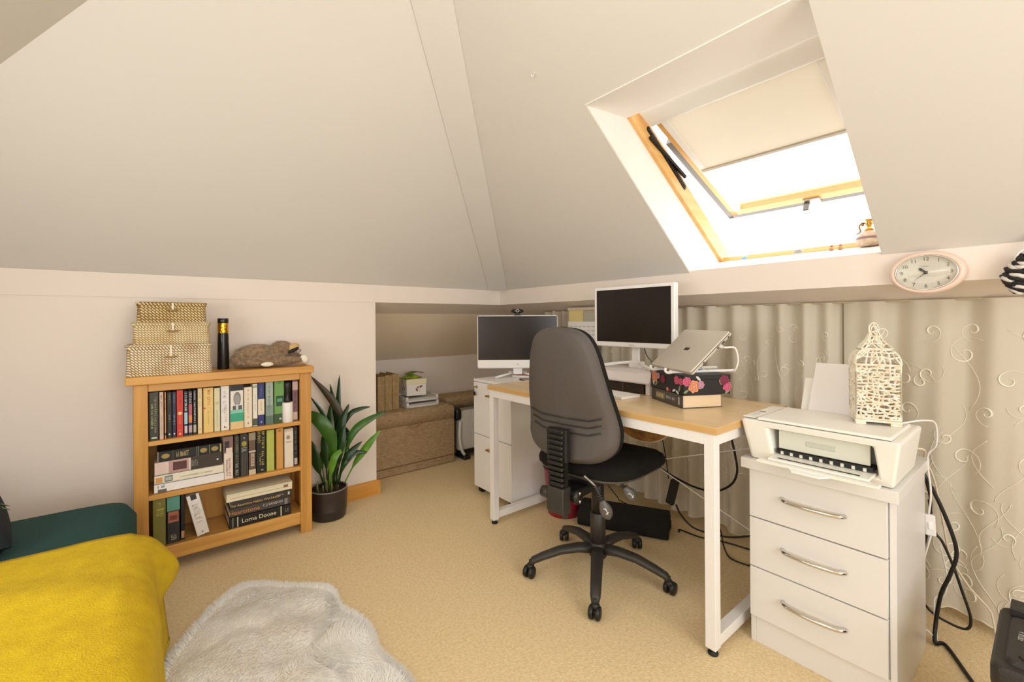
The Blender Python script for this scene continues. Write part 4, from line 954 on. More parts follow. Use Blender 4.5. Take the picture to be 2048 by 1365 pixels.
for x in (.075, .195):
    b = B(); b.rbox(x - .007, x + .007, -.285, .012, .0004, .011, r=.004, ax=1); b.build('base_arm', ss, st)
    b = B(); b.tube(spline([(x, -.02, .009), (x, .022, .004), (x, .036, .012), (x, .035, .024)], 4), .006, 8); b.build('front_hook', ss, st, smooth=True)
    b = B(); b.tube([(x, .018, .008), (x, -.105, .0935)], .0058, 8); b.build('support_arm', ss, st, smooth=True)
    b = B(); b.tube([(x, -.100, .083), (x, -.135, .010)], .0055, 8); b.build('strut', ss, st, smooth=True)
b = B(); b.tube([(.075, -.15, .007), (.195, -.15, .007)], .005, 8); b.build('cross_bar', ss, st, smooth=True)
# charging lead of the laptop
LP = Vector((1.537 + .313 * LE.x, .854 + .313 * LE.y, .922))
def lw3(x, y, z): return LP - LE * x + LFv * y + LU * z
pl0, pl1 = lw3(.3145, .150, -.0128), lw3(.336, .150, -.0128)
b = B(); b.tube([pl0, pl1], .0052, 8)
b.tube(spline([pl1, lw3(.352, .150, -.014), pl1 + Vector((.030, -.030, -.004)), pl1 + Vector((.055, -.030, -.050)), pl1 + Vector((.070, -.012, -.090)), (1.735, .80, .912)], 6), .0032, 8)
tag(b.build('charging_cable', M('cable_white', '#F2EFEA', .4), smooth=True), 'white cable plugged into the side of the tilted laptop', 'cable')

t = thing('pink_notebook', 'small pink notebook under the all in one computer on the cabinet', 'notebook', (1.93, 2.24, .7405), .4)
b = B(); b.box(-.06, .06, -.08, .08, .001, .009); b.build('pages', M('pad_white'), t)
b = B(); b.box(-.061, .061, -.081, .081, .009, .012); b.build('cover', M('pink_cover', '#E2A9A2', .6), t, bevel=.001)
b = B(); b.tube(spline([(1.82, 2.08, .744), (1.79, 2.06, .744), (1.77, 2.10, .744), (1.79, 2.15, .744), (1.83, 2.12, .744), (1.86, 2.05, .744)], 6), .003, 8)
tag(b.build('cable', M('cable_dark', '#2A2522', .5), smooth=True), 'dark cable curled under the all in one computer', 'cable')

# ---------------------------------------------------------------- office chair
CH = Vector((1.504, 1.273, 0)); PHI = math.radians(9)
ch = thing('office_chair', 'black fabric office chair with a grey plastic back on a five star base', 'chair', CH, PHI)
CI = (Matrix.Translation(CH) @ Matrix.Rotation(PHI, 4, 'Z')).inverted()
plb = M('chair_plastic', '#34302B', .45, bump=.15, bscale=400); shell_m = M('chair_shell', '#57504A', .5, bump=.25, bscale=500, var=.06, vscale=200)
fab = M('chair_fabric', '#14120F', .9, bump=.4, bscale=700, var=.2, vscale=300, spec=.3)
wheel_m = M('caster_black', '#161514', .45)
b = B(); b.lathe([(.034, .075), (.040, .085), (.040, .125), (.034, .14), (.030, .15)], 24); b.build('hub', plb, ch, smooth=True)
for k in range(5):
    a = math.radians(2 + 72 * k) - PHI
    ca, sa = math.cos(a), math.sin(a)
    path = [(.02, .112), (.09, .118), (.17, .110), (.245, .088), (.288, .072), (.302, .055)]
    rr = [.030, .027, .024, .022, .020, .014]
    b = B(); b.tube([(r*ca, r*sa, z) for r, z in path], .02, 12, radii=rr, flat=.72); arm = b.build('base_arm', plb, ch, smooth=True)
    wa = a + (.7, -.5, .9, -.2, 1.3)[k]
    cx, cy = .302 * ca, .302 * sa; ax = Vector((-math.sin(wa), math.cos(wa), 0))
    b = B(); b.ell((cx, cy, .047), .018, .018, .015, 12, 8); b.cyl((cx, cy, .03), (cx, cy, .075), .006, n=8); b.build('caster_fork', wheel_m, arm, smooth=True)
    for s in (-1, 1):
        p = Vector((cx, cy, .0262)) + Vector((math.cos(wa), math.sin(wa), 0)) * .008
        b = B(); b.T = frame(p + ax * s * .013, (math.cos(wa), math.sin(wa), 0), (0, 0, 1), ax * s)
        b.lathe([(.021, -.009), (.025, -.006), (.0255, 0), (.024, .007), (.017, .010), (.004, .0105)], 22); b.build('caster_wheel', wheel_m, arm, smooth=True)
b = B(); b.lathe([(.034, .13), (.033, .27), (.031, .272)], 22); b.build('column_cover', plb, ch, smooth=True)
b = B(); b.lathe([(.028, .26), (.027, .44)], 20); b.build('gas_column', M('column_dark', '#24201C', .4), ch, smooth=True)
b = B(); b.box(-.15, .10, -.075, .075, .430, .462); b.build('mechanism', M('mech_black', '#1B1917', .45), ch, bevel=.008)
def seat_out(s, n=40):
    out = []
    for k in range(n):
        a = 2 * PI * k / n; c, d = math.cos(a), math.sin(a)
        r = (abs(c) ** 3.6 + abs(d) ** 3.6) ** (-1 / 3.6)
        x = r * c * .232 * s; y = r * d * (.235 + .012 * c) * s; out.append((x, y))
    return out
def seat_ring(s, z, dome=0):
    return [(.025 + x, y, z - .030 * max(0, x / .23) ** 3 + dome) for x, y in seat_out(s)]
b = B(); b.loft([seat_ring(.30, .458), seat_ring(.80, .462), seat_ring(.97, .482), seat_ring(.985, .492)]); b.build('seat_shell', shell_m, ch, smooth=True)
b = B(); b.loft([seat_ring(.975, .488), seat_ring(1.02, .50), seat_ring(1.03, .52), seat_ring(.99, .540), seat_ring(.90, .550), seat_ring(.6, .549), seat_ring(.2, .545)]); b.build('seat_cushion', fab, ch, smooth=True)
# backrest
prof = [(0, .0), (.004, .05), (.03, .125), (.08, .178), (.15, .208), (.24, .214), (.36, .206), (.52, .190), (.68, .172), (.80, .157), (.89, .138), (.95, .112), (.985, .07), (1.0, .0)]
def half(t):
    for (a, wa), (c, wc_) in zip(prof, prof[1:]):
        if a <= t <= c: return wa + (wc_ - wa) * (t - a) / (c - a)
    return 0
sp = spline([(t, w, 0) for t, w in prof], 4)
ro = [(p.y, p.x) for p in sp] + [(-p.y, p.x) for p in sp[-2:0:-1]]
BZ0, BH = .548, .545
def bk(y, t, off):
    z = BZ0 + BH * t
    x = -.238 - .075 * max(0, (t - .25)) ** 1.2 + .022 * math.exp(-((t - .28) / .2) ** 2) - .02 * 0 + .35 * y * y
    return (x + off, y, z)
def bring(s, off):
    return [bk(y * s, .5 + (t - .5) * (1 - (1 - s) * .62) , off) for y, t in ro]
b = B(); b.loft([bring(.2, -.030), bring(.6, -.030), bring(.86, -.028), bring(.90, -.024), bring(.985, -.004), bring(1.0, .006), bring(1.0, .014)]); smooth_angle(b.build('back_shell', shell_m, ch), .5)
b = B(); b.loft([bring(.985, .012), bring(1.005, .022), bring(1.0, .042), bring(.95, .058), bring(.8, .068), bring(.4, .070)]); b.build('back_cushion', fab, ch, smooth=True)
for k in range(3):     # moulded grooves
    t0 = .335 - .052 * k; b = B(); pts = []
    for j in range(13):
        u = -1 + j / 6; y = u * (.168 - .004 * k); t = t0 + .030 * max(0, (abs(u) - .68) / .32)
        pts.append(bk(y, t, -.0335 + .006 * max(0, abs(u) - .6)))
    b.tube(pts, .0032, 6); b.build('moulded_groove', M('groove_dark', '#2E2925', .6), ch, smooth=True)
# ribbed back bracket
b = B(); b.box(-.305, -.275, -.048, .048, .565, .695); b.build('bracket_recess', M('recess_black', '#131110', .6), ch, bevel=.006)
rib = M('rib_black', '#1F1C19', .3)
for k in range(11):
    z = .685 - k * .0205; x = -.296 - .004 * math.sin(k * .3) ; b = B(); b.rbox(x - .018, x + .018, -.036, .036, z - .008, z + .008, r=.007, ax=1); b.build('bracket_rib', rib, ch)
b = B(); b.box(-.292, -.274, -.034, .034, .45, .69); b.build('bracket_core', M('recess_black'), ch)
b = B(); b.loft([[(x, y, z) for x, y in ((-.318 + i, -.040), (-.262, -.040), (-.262, .040), (-.318 + i, .040))] for z, i in ((.362, .012), (.375, 0), (.45, 0), (.468, .004))]); b.build('bracket_block', plb, ch, bevel=.006)
b = B(); b.cyl((-.29, .040, .430), (-.29, .078, .430), .022, n=14); b.build('height_knob', plb, ch, smooth=True)
b = B(); b.box(-.262, -.12, -.05, .05, .405, .445); b.build('back_arm', M('mech_black'), ch, bevel=.008)
b = B(); b.cyl((-.245, -.05, .425), (-.245, -.066, .425), .028, n=18); b.build('pivot_cover', M('mech_black'), ch, smooth=True)
for z in (.44, .408):
    b = B(); b.cyl((-.24, -.064, z), (-.24, -.069, z), .007, n=10); b.build('rivet', M('chrome', '#D8D4CE', .15, 1.0), ch, smooth=True)
# levers with paddles
pad = M('paddle_grey', '#57524C', .4)
for pts, tip in (([(1.279, 1.150, 0.515), (1.320, 1.130, 0.472), (1.334, 1.110, 0.420)], (1.357, 1.090, 0.343)), ([(1.437, 1.130, 0.499), (1.443, 1.110, 0.468), (1.449, 1.090, 0.446)], (1.486, 1.060, 0.392))):
    pts = [Vector(p) for p in pts]; tip = Vector(tip)
    b = B(); b.T = CI; b.tube(pts, .006, 8); lv = b.build('lever', M('chrome_dark', '#8A857E', .3, .9), ch, smooth=True)
    b = B(); b.T = CI
    for k in range(7):
        p = pts[1].lerp(pts[2], k / 6); q = pts[1].lerp(pts[2], k / 6 + .08); b.cyl(p, q, .0095, n=10)
    b.build('sleeve', plb, lv, smooth=True)
    d = (tip - pts[2]); L = d.length
    b = B(); b.T = CI; b.tube([pts[2] + d * (k / 8) for k in range(9)], .01, 14, radii=[.009, .013, .018, .022, .0245, .025, .023, .017, .005], flat=.5, upv=(-.6, -.6, .3)); b.build('paddle', pad, lv, smooth=True)
    nrm = Vector((-.62, -.76, .2)).normalized(); c = pts[2] + d * .58 + nrm * .0125; sd = d.normalized().cross(nrm).normalized()
    b = B(); b.T = CI; dd = d.normalized()
    for o1, o2 in (((0, .012), (0, -.014)), ((-.006, .004), (.007, .008)), ((0, -.010), (.008, -.016))):
        b.tube([c + sd * o1[0] + dd * o1[1], c + sd * o2[0] + dd * o2[1]], .0016, 6)
    b.build('figure_mark', M('mark_white', '#E9E6E0', .4), lv, smooth=True)

# ---------------------------------------------------------------- waste bin and foot rest
t = thing('waste_bin', 'dark red waste paper bin with a grey stripe under the desk', 'bin', (1.830, 1.800, 0))
red = M('bin_red', '#8E1F2E', .35)
b = B(); b.lathe([(.092, 0), (.094, .004), (.117, .262), (.120, .268), (.116, .268), (.091, .008), (.02, .006)], 36); smooth_angle(b.build('bucket', red, t), .9)
b = B(); b.T = Matrix.Rotation(math.radians(-133), 4, 'Z')
b.loft([[(math.cos(a) * r, math.sin(a) * r, z) for a in (-.17, -.06, .06, .17)] for r, z in ((.0955, .003), (.1183, .262))], closed=False, cap=False); b.build('stripe', M('bin_stripe', '#5A5046', .5), t, solid=.001)
b = B(); b.T = Matrix.Translation((0, 0, .268)); b.lathe([(.121, -.004), (.122, 0), (.117, .003), (.115, 0)], 36, cap=False); b.build('rim', M('bin_rim', '#6E1622', .35), t, smooth=True)
fr_ = thing('foot_rest', 'black foam foot rest on the carpet behind the chair base', 'foot rest', (1.962, 1.478, 0), math.radians(28))
b = B(); b.loft([[(-.095, y, .002), (-.105, y, .02), (-.085, y, .07), (-.03, y, .105), (.05, y, .100), (.095, y, .06), (.105, y, .015), (.095, y, .002)] for y in (-.235, -.225, .225, .235)]); b.build('cushion', M('foam_black', '#16130F', .95, bump=.3, bscale=400), fr_, bevel=.008)
b = B(); b.box(-.02, .02, -.242, -.236, .03, .06); b.build('side_tab', M('black_rubber'), fr_)

# ---------------------------------------------------------------- white chest of drawers
dr = thing('chest_of_drawers', 'white three drawer chest with bowed chrome handles beside the desk', 'drawers', (1.81, .475, 0)); ro_ = Matrix.Translation((-1.81, -.475, 0))
lam = M('white_laminate', '#E6E2DC', .3); chrome = M('chrome', '#D8D4CE', .15, 1.0)
def cpart(nm, mat, x0, x1, y0, y1, z0, z1, par=dr, bevel=.0015):
    b = B(); b.T = ro_; b.box(x0, x1, y0, y1, z0, z1); return b.build(nm, mat, par, bevel=bevel)
cpart('side_panel', lam, 1.604, 2.03, .282, .298, 0, .604); cpart('side_panel', lam, 1.604, 2.03, .656, .672, 0, .604)
cpart('back_panel', lam, 2.02, 2.03, .298, .656, 0, .604); cpart('plinth', lam, 1.606, 1.622, .298, .656, 0, .094); cpart('carcass', lam, 1.61, 2.02, .2985, .6555, .096, .600)
cpart('top', lam, 1.572, 2.045, .272, .690, .605, .640, bevel=.002)
for z0, z1 in ((.440, .601), (.270, .436), (.098, .266)):
    d = cpart('drawer_front', lam, 1.588, 1.604, .299, .668, z0, z1); zc = z0 + (z1 - z0) * .55
    pts = spline([(1.583, .565, zc), (1.566, .545, zc), (1.558, .48, zc), (1.566, .415, zc), (1.583, .395, zc)], 6)
    b = B(); b.T = ro_; b.tube(pts, .008, 8, flat=1.0, radii=[.0075] * len(pts)); b.v = [(x, y, (z - (zc)) * .9 + zc) for x, y, z in b.v]; b.build('handle', chrome, d, smooth=True)

# ---------------------------------------------------------------- printer
pr = thing('printer', 'cream inkjet printer with its front tray folded out on the drawers', 'printer', (1.73, .478, .6405)); po = Matrix.Translation((-1.73, -.478, -.6405))
pm = M('printer_cream', '#EFEBE0', .38); pm2 = M('printer_inner', '#DCDCCB', .45)
b = B(); b.T = po
X0, X1 = 1.578, 1.880
zb_, zt_ = .641, .778
O = [(X0 + .012, .664, zb_), (X0 + .012, .284, zb_), (X0 - .006, .266, zt_ - .004), (X0 - .006, .690, zt_ - .004)]
K = [(X0 + .010, .590, .664), (X0 + .008, .316, .664), (X0 - .003, .327, .754), (X0 - .002, .603, .754)]
D_ = [(X0 + .11, .575, .672), (X0 + .11, .330, .672), (X0 + .11, .335, .750), (X0 + .11, .590, .750)]
Bk = [(X1 - .01, .664, zb_), (X1 - .01, .284, zb_), (X1, .266, zt_), (X1, .690, zt_)]
vs = O + K + D_ + Bk
fs = []
for i in range(4):
    j = (i + 1) % 4; fs += [(i, j, 4 + j, 4 + i), (4 + i, 4 + j, 8 + j, 8 + i), (i, 12 + i, 12 + j, j)]
fs += [(8, 9, 10, 11), (12, 15, 14, 13)]
b.add(vs, fs); b.build('body', pm, pr, bevel=.012, seg=4)
b = B(); b.T = po; b.loft([[(X0 + .002, .286, zt_ - .002), (X1 - .035, .286, zt_ - .002), (X1 - .035, .640, zt_ - .002), (X0 + .002, .640, zt_ - .002)], [(X0 + .004, .290, zt_ + .007), (X1 - .037, .290, zt_ + .007), (X1 - .037, .636, zt_ + .007), (X0 + .004, .636, zt_ + .007)]]); b.build('scanner_lid', pm, pr, bevel=.003)
b = B(); b.T = po; b.box(X0 + .015, X1 - .03, .648, .690, zt_ - .001, zt_ + .003); cp = b.build('control_strip', pm, pr, bevel=.002)
b = B(); b.T = po; b.box(1.70, 1.712, .660, .678, zt_ + .0025, zt_ + .0045); b.build('power_button', M('button_grey', '#8A8780', .4), cp, bevel=.001)
for k in range(4):
    b = B(); b.T = po; b.box(1.615 + k * .019, 1.625 + k * .019, .662, .676, zt_ + .0025, zt_ + .0038); b.build('button', M('button_pale', '#D6D4CC', .4), cp)
b = B(); b.T = po; b.box(X0 + .020, X0 + .030, .338, .578, .690, .750); b.build('inner_flap', pm2, pr, bevel=.002)
b = B(); b.T = po; b.box(X0 + .018, X0 + .022, .42, .50, .712, .728); b.build('flap_grip', M('printer_shade', '#C9C8B6', .5), pr, bevel=.002)
b = B(); b.T = po; b.box(X0 + .012, X0 + .060, .330, .582, .676, .688); b.build('roller_slot', M('slot_black', '#161412', .5), pr)
for k in range(9):
    b = B(); b.T = po; y = .345 + k * .027; b.box(X0 + .010, X0 + .016, y, y + .008, .674, .684); b.build('roller_guide', pm2, pr)
b = B(); b.T = po; b.box(X0 - .055, X0 + .03, .325, .585, .664, .672); tr_ = b.build('output_tray', pm, pr, bevel=.003)
b = B(); b.T = po; b.box(X0 - .075, X0 - .045, .300, .612, .655, .664); b.build('tray_lip', pm, tr_, bevel=.003)
b = B(); b.T = po; b.box(X0 - .040, X0 - .034, .35, .56, .6722, .6735); b.build('tray_groove', M('slot_black'), tr_)
b = B(); b.T = po; b.prism([(X0 - .075, .41), (X0 - .105, .43), (X0 - .105, .50), (X0 - .075, .52)], .656, .661); b.build('tray_extender', M('tray_ext', '#F6F4EE', .4), tr_, bevel=.001)
b = B(); b.T = po; b.loft([[(X1 - .03, .44, .74), (X1 - .012, .44, .74), (X1 - .012, .60, .74), (X1 - .03, .60, .74)], [(X1 + .018, .445, .895), (X1 + .026, .445, .895), (X1 + .026, .595, .895), (X1 + .018, .595, .895)]]); b.build('paper_support', pm, pr, bevel=.002)
b = B(); b.T = po; b.loft([[(X1 - .038, .385, .745), (X1 - .034, .385, .745), (X1 - .034, .575, .745), (X1 - .038, .575, .745)], [(X1 + .012, .385, .955), (X1 + .016, .385, .955), (X1 + .016, .556, .955), (X1 + .012, .556, .955)]]); b.build('paper_sheets', M('plain_paper', '#F0E9E4', .7), pr)

# ---------------------------------------------------------------- fretwork lantern
la = thing('lantern', 'distressed white fretwork metal lantern standing on the printer', 'lantern', (1.787, .367, .7856), math.radians(22)); lm = M('lantern_white', '#F6F0E2', .6, col2='#E6D6B8', vscale=60, bump=.3, bscale=200)
Hf = .054; rl = random.Random(21)
for sx in (-1, 1):
    for sy in (-1, 1):
        b = B(); b.box(sx*.042 - .013 if sx < 0 else .030, -.030 if sx < 0 else .056, -.056 if sy < 0 else .030, -.030 if sy < 0 else .056, 0, .009); b.v = [(max(-.056, min(.056, x)), y, z) for x, y, z in b.v]; b.build('foot', lm, la)
b = B(); b.box(-.058, .058, -.058, .058, .009, .015); b.build('base_plate', lm, la, bevel=.001)
def fret(fn, nu, nv, r, name, frame_r=.003):
    N = {}
    for i in range(nu + 1):
        for j in range(nv + 1):
            u, v = i / nu, j / nv
            if 0 < i < nu: u += rl.uniform(-.3, .3) / nu
            if 0 < j < nv: v += rl.uniform(-.3, .3) / nv
            N[i, j] = Vector(fn(u, v))
    b = B()
    for i in range(nu + 1):
        for j in range(nv + 1):
            if i < nu:
                if 0 < j < nv: b.tube([N[i, j], N[i+1, j]], r, 4)
            if j < nv and 0 < i < nu and rl.random() < .75: b.tube([N[i, j], N[i, j+1]], r, 4)
            if i < nu and j < nv and rl.random() < .45:
                b.tube([N[i, j], N[i+1, j+1]] if rl.random() < .5 else [N[i+1, j], N[i, j+1]], r * .9, 4)
    e = [fn(k / 8, 0) for k in range(9)] + [fn(1, k / 8) for k in range(1, 9)] + [fn(1 - k / 8, 1) for k in range(1, 9)] + [fn(0, 1 - k / 8) for k in range(1, 9)]
    b.tube(e, frame_r, 4); b.build(name, lm, la)
sides = [(Vector((-1, 0, 0)), Vector((0, -1, 0))), (Vector((0, -1, 0)), Vector((1, 0, 0))), (Vector((1, 0, 0)), Vector((0, 1, 0))), (Vector((0, 1, 0)), Vector((-1, 0, 0)))]
for n_, t_ in sides:
    fret(lambda u, v, n_=n_, t_=t_: n_ * Hf + t_ * (u - .5) * 2 * Hf + Vector((0, 0, .018 + v * .168)), 8, 15, .0026, 'fret_panel')
    def dome(u, v, n_=n_, t_=t_):
        h = .034 + .022 * math.cos(v * PI / 2); return n_ * h + t_ * (u - .5) * 2 * h + Vector((0, 0, .188 + .044 * math.sin(v * PI / 2)))
    fret(dome, 8, 3, .0024, 'fret_dome', .0022)
    def tier(u, v, n_=n_, t_=t_):
        h = .015 + .025 * (1 - v) ** 1.6; return n_ * h + t_ * (u - .5) * 2 * h + Vector((0, 0, .238 + v * .038))
    fret(tier, 6, 3, .0021, 'fret_roof', .0020)
    def cone(u, v, n_=n_, t_=t_):
        h = .014 - .009 * v; return n_ * h + t_ * (u - .5) * 2 * h + Vector((0, 0, .276 + v * .030))
    fret(cone, 3, 2, .0016, 'fret_finial', .0018)
b = B(); b.box(-.038, .038, -.038, .038, .232, .238); b.build('roof_plate', lm, la, bevel=.001)
b = B(); R1 = .021; b.tube([(R1*math.cos(a)*.7, -R1*math.cos(a)*.7, .297 + R1*math.sin(a)) for a in [k*2*PI/24 for k in range(25)]], .0024, 6); b.build('carry_ring', lm, la, smooth=True)
b = B(); b.ell((0, 0, .312), .004, .004, .004, 8, 6); b.build('finial_ball', lm, la, smooth=True)
b = B(); b.box(-.010, .0, -.066, -.055, .092, .108); b.build('latch', lm, la, bevel=.001)
b = B(); b.lathe([(.024, .0155), (.024, .085), (.020, .087)], 20); b.build('candle', M('candle_wax', '#E6B68C', .5), la, smooth=True)

# ---------------------------------------------------------------- wall clock
ck = thing('wall_clock', 'oval pale pink wall clock hanging on the band under the roof slope', 'clock')
ck.matrix_world = frame((2.1025, .282, 1.276), (0, -1, 0), (0, 0, 1), (-1, 0, 0))
pink = M('clock_pink', '#EFD2C0', .35)
def oval(prof, name, mat, n=48, smooth=True):
    b = B(); rings = [[(.100 * r * math.cos(2*PI*k/n) + 0, (.075 * r) * math.sin(2*PI*k/n), z) for k in range(n)] for r, z in prof]; b.loft(rings, cap=name in ('dial', 'glass')); return b.build(name, mat, ck, smooth=smooth)
oval([(.90, 0), (.98, .004), (1.0, .016), (.97, .030), (.90, .038), (.82, .036), (.79, .028), (.79, .02)], 'case', pink)
oval([(.80, .030), (.82, .036), (.79, .040), (.775, .036), (.775, .026)], 'bezel', M('bezel_chrome', '#D6D2CC', .18, 1.0))
oval([(.78, .024), (.78, .027)], 'dial', M('dial_cream', '#EAE6D6', .5), smooth=False)
dk_ = M('clock_black', '#2A2622', .5)
for n_ in range(1, 13):
    a = PI/2 - n_ * PI/6
    text(str(n_), .017, dk_, ck, Matrix.Translation((.063 * math.cos(a), .046 * math.sin(a), .0275)), 'numeral', ext=.0002)
def hand(ang, L, w, nm):
    a = PI/2 - ang; b = B(); d = Vector((math.cos(a), math.sin(a) * .78, 0)); s = Vector((-d.y, d.x, 0)).normalized()
    p0 = -d * .006; p1 = d * L
    pts = [p0 - s*w*.5, d * L * .75 - s*w, p1, d * L * .75 + s*w, p0 + s*w*.5] if nm == 'hour_hand' else [p0 - s*w, p1, p0 + s*w]
    b.prism([(p.x, p.y) for p in pts], .0292, .0300); b.build(nm, dk_, ck)
hand((10 + 37/60) * PI/6, .028, .0045, 'hour_hand'); hand(37 * PI/30, .045, .0012, 'minute_hand')
b = B(); b.lathe([(.0058, .0288), (.0058, .032), (.003, .033)], 16); b.build('hand_boss', dk_, ck, smooth=True)
b = B(); glyphs(b, 6, .018, .003, 3); b.v = [(x, y + .022, z + .0274) for x, y, z in b.v]; stuff(b.build('maker_print', M('dial_print', '#A8A292', .6), ck, fix=False))
oval([(.775, .0355), (.5, .0375), (.1, .038)], 'glass', M('clock_glass', '#FFFFFF', .02, trans=1.0, spec=.4, alpha=.25))

# ---------------------------------------------------------------- braided hanging at the right edge
bg_ = thing('braided_bag', 'black and white braided bag hanging from the band at the right edge', 'bag', (2.06, .03, 1.20))
cw = M('cord_white', '#E9E2DC', .8); ckd = M('cord_black', '#24211F', .8)
for k in range(9):
    z0 = .006 + k * .0115; m_ = (ckd, cw, ckd, ckd, cw, ckd, cw, cw, ckd)[k]
    for ph in (0, PI):
        b = B(); pts = []
        for j in range(31):
            a = -PI + j / 30 * 2 * PI; R0 = .072 - .0035 * abs(k - 3) ** 1.4
            pts.append((R0 * .52 * math.cos(a) + .004 * math.cos(j * 1.5 + ph), R0 * math.sin(a) + .004 * math.sin(j * 1.5 + ph), z0 + .006 * math.sin(j * 1.5 + ph) + .008 * math.sin(a * 2)))
        b.tube(pts, .0062, 7); b.build('braid', m_ if ph == 0 else (cw if k % 3 == 0 else ckd), bg_, smooth=True)
for s in (-1, 1):
    b = B(); b.tube(spline([(0, .05 * s, .095), (.0, .04 * s, .118), (.01, .015 * s, .14), (.0, 0, .185)], 6), .004, 7); b.build('strap', cw, bg_, smooth=True)
b = B(); b.lathe([(.001, .0), (.045, .001), (.060, .03), (.055, .09), (.03, .10)], 20, sx=.5); b.build('lining', ckd, bg_, smooth=True)

# ---------------------------------------------------------------- things on the window sill
bx = 2.385; bz_ = 1.4285
bo = thing('ornamental_bottle', 'squat stone bottle with brass neck and curled handle on the window sill', 'bottle', (bx, .503, bz_))
stone = M('stone_cream', '#E6D3BC', .6, col2='#C9A98A', vscale=40); brass = M('brass', '#C29A4E', .3, 1.0); br2 = M('antique_brass', '#9A7A4A', .35, .9)
b = B(); b.lathe([(.026, 0), (.040, .006), (.046, .025), (.042, .045), (.028, .060), (.014, .068)], 28); b.build('body', stone, bo, smooth=True)
b = B(); b.lathe([(.0462, .030), (.0468, .036), (.0440, .040)], 28, cap=False); b.build('band', M('bottle_band', '#9A7A7A', .5), bo, smooth=True)
b = B(); b.lathe([(.016, .066), (.018, .072), (.010, .080), (.009, .092), (.015, .098), (.010, .104), (.014, .112), (.018, .116), (.004, .117)], 20); b.build('neck', brass, bo, smooth=True)
b = B(); b.tube(spline([(0, .010, .100), (0, .024, .104), (0, .034, .090), (0, .030, .072), (0, .034, .062), (0, .044, .058)], 6), .0032, 8); b.ell((0, .022, .096), .006, .006, .006, 10, 7); b.build('handle', br2, bo, smooth=True)
t = thing('blue_ornament', 'tiny blue glass ornament on the window sill', 'ornament', (bx, 1.022, bz_ + .002))
b = B(); b.ell((0, 0, .007), .008, .013, .008, 14, 8); b.build('body', M('blue_glass', '#7FB2E0', .15, spec=.7), t, smooth=True)
b = B(); b.ell((0, -.010, .016), .004, .006, .005, 10, 7); b.build('top', M('blue_pale', '#BCD6EA', .2), t, smooth=True)
t = thing('name_card', 'small grey card propped on the window sill', 'card', (bx, .772, bz_ + .0005), rot=(0, -.35, 0))
b = B(); b.box(-.0015, .0015, -.020, .020, 0, .022); b.build('card', M('card_grey', '#CFC8BC', .5), t)
b = B(); b.box(-.0022, -.0014, -.014, .014, .008, .011); b.box(-.0022, -.0014, -.012, .010, .014, .0165); stuff(b.build('print', M('card_print', '#8A8478', .6), t))
for k, (y, lb) in enumerate(((.640, 'left of the two tiny tan figurines on the window sill'), (.606, 'right of the two tiny tan figurines beside the stone bottle'))):
    t = thing('figurine', lb, 'figurine', (bx, y, bz_), group='tiny figurines on the sill')
    b = B(); b.lathe([(.008, 0), (.010, .003), (.008, .012), (.004, .016)], 14); b.build('body', M('figurine_tan', '#C99A6A', .6), t, smooth=True)
    b = B(); b.ell((0, -.001, .019), .005, .0055, .005, 10, 7); b.build('head', M('figurine_head', '#A8705A', .6), t, smooth=True)

# ---------------------------------------------------------------- shredder
sh = thing('paper_shredder', 'black paper shredder bin at the lower right edge', 'shredder', (1.60, -.035, 0)); so = Matrix.Translation((-1.60, .035, 0))
shm = M('shredder_black', '#2A2521', .5, bump=.2, bscale=300); shd = M('shredder_dark', '#1A1613', .5)
b = B(); b.T = so; b.loft([rrect(1.50, 1.71, -.14, .060, .02, 0), rrect(1.475, 1.735, -.165, .078, .02, .285)]); b.build('bin', shd, sh)
b = B(); b.T = so; b.loft([rrect(1.448, 1.762, -.19, .095, .02, .285), rrect(1.445, 1.765, -.19, .097, .02, .30), rrect(1.445, 1.765, -.19, .097, .02, .335), rrect(1.450, 1.76, -.185, .092, .02, .345)]); b.build('head', shm, sh, bevel=.003)
b = B(); b.T = so; b.loft([rrect(1.47, 1.70, -.17, .077, .015, .344), rrect(1.475, 1.695, -.165, .072, .015, .356)]); b.build('head_cover', shm, sh, bevel=.002)
b = B(); b.T = so; b.box(1.715, 1.775, -.18, .078, .344, .366); b.build('rear_block', shm, sh, bevel=.004)
b = B(); b.T = so; b.box(1.52, 1.66, .004, .012, .3555, .3575); b.build('feed_slot', M('slot_black'), sh)
b = B(); b.T = so @ frame((1.60, .055, .3565), (1, 0, 0), (0, 1, 0), (0, 0, 1)); glyphs(b, 7, .045, .008, 17); stuff(b.build('brand_print', M('silver_print'), sh, fix=False))
b = B(); b.T = so; b.box(1.602, 1.605, .022, .048, .356, .3568); b.build('symbol_print', M('silver_print'), sh)
b = B(); b.T = so; b.tube(spline([(1.50, .055, .357), (1.485, .035, .357), (1.485, -.05, .357)], 4), .0015, 5); b.build('cover_groove', M('slot_black'), sh)

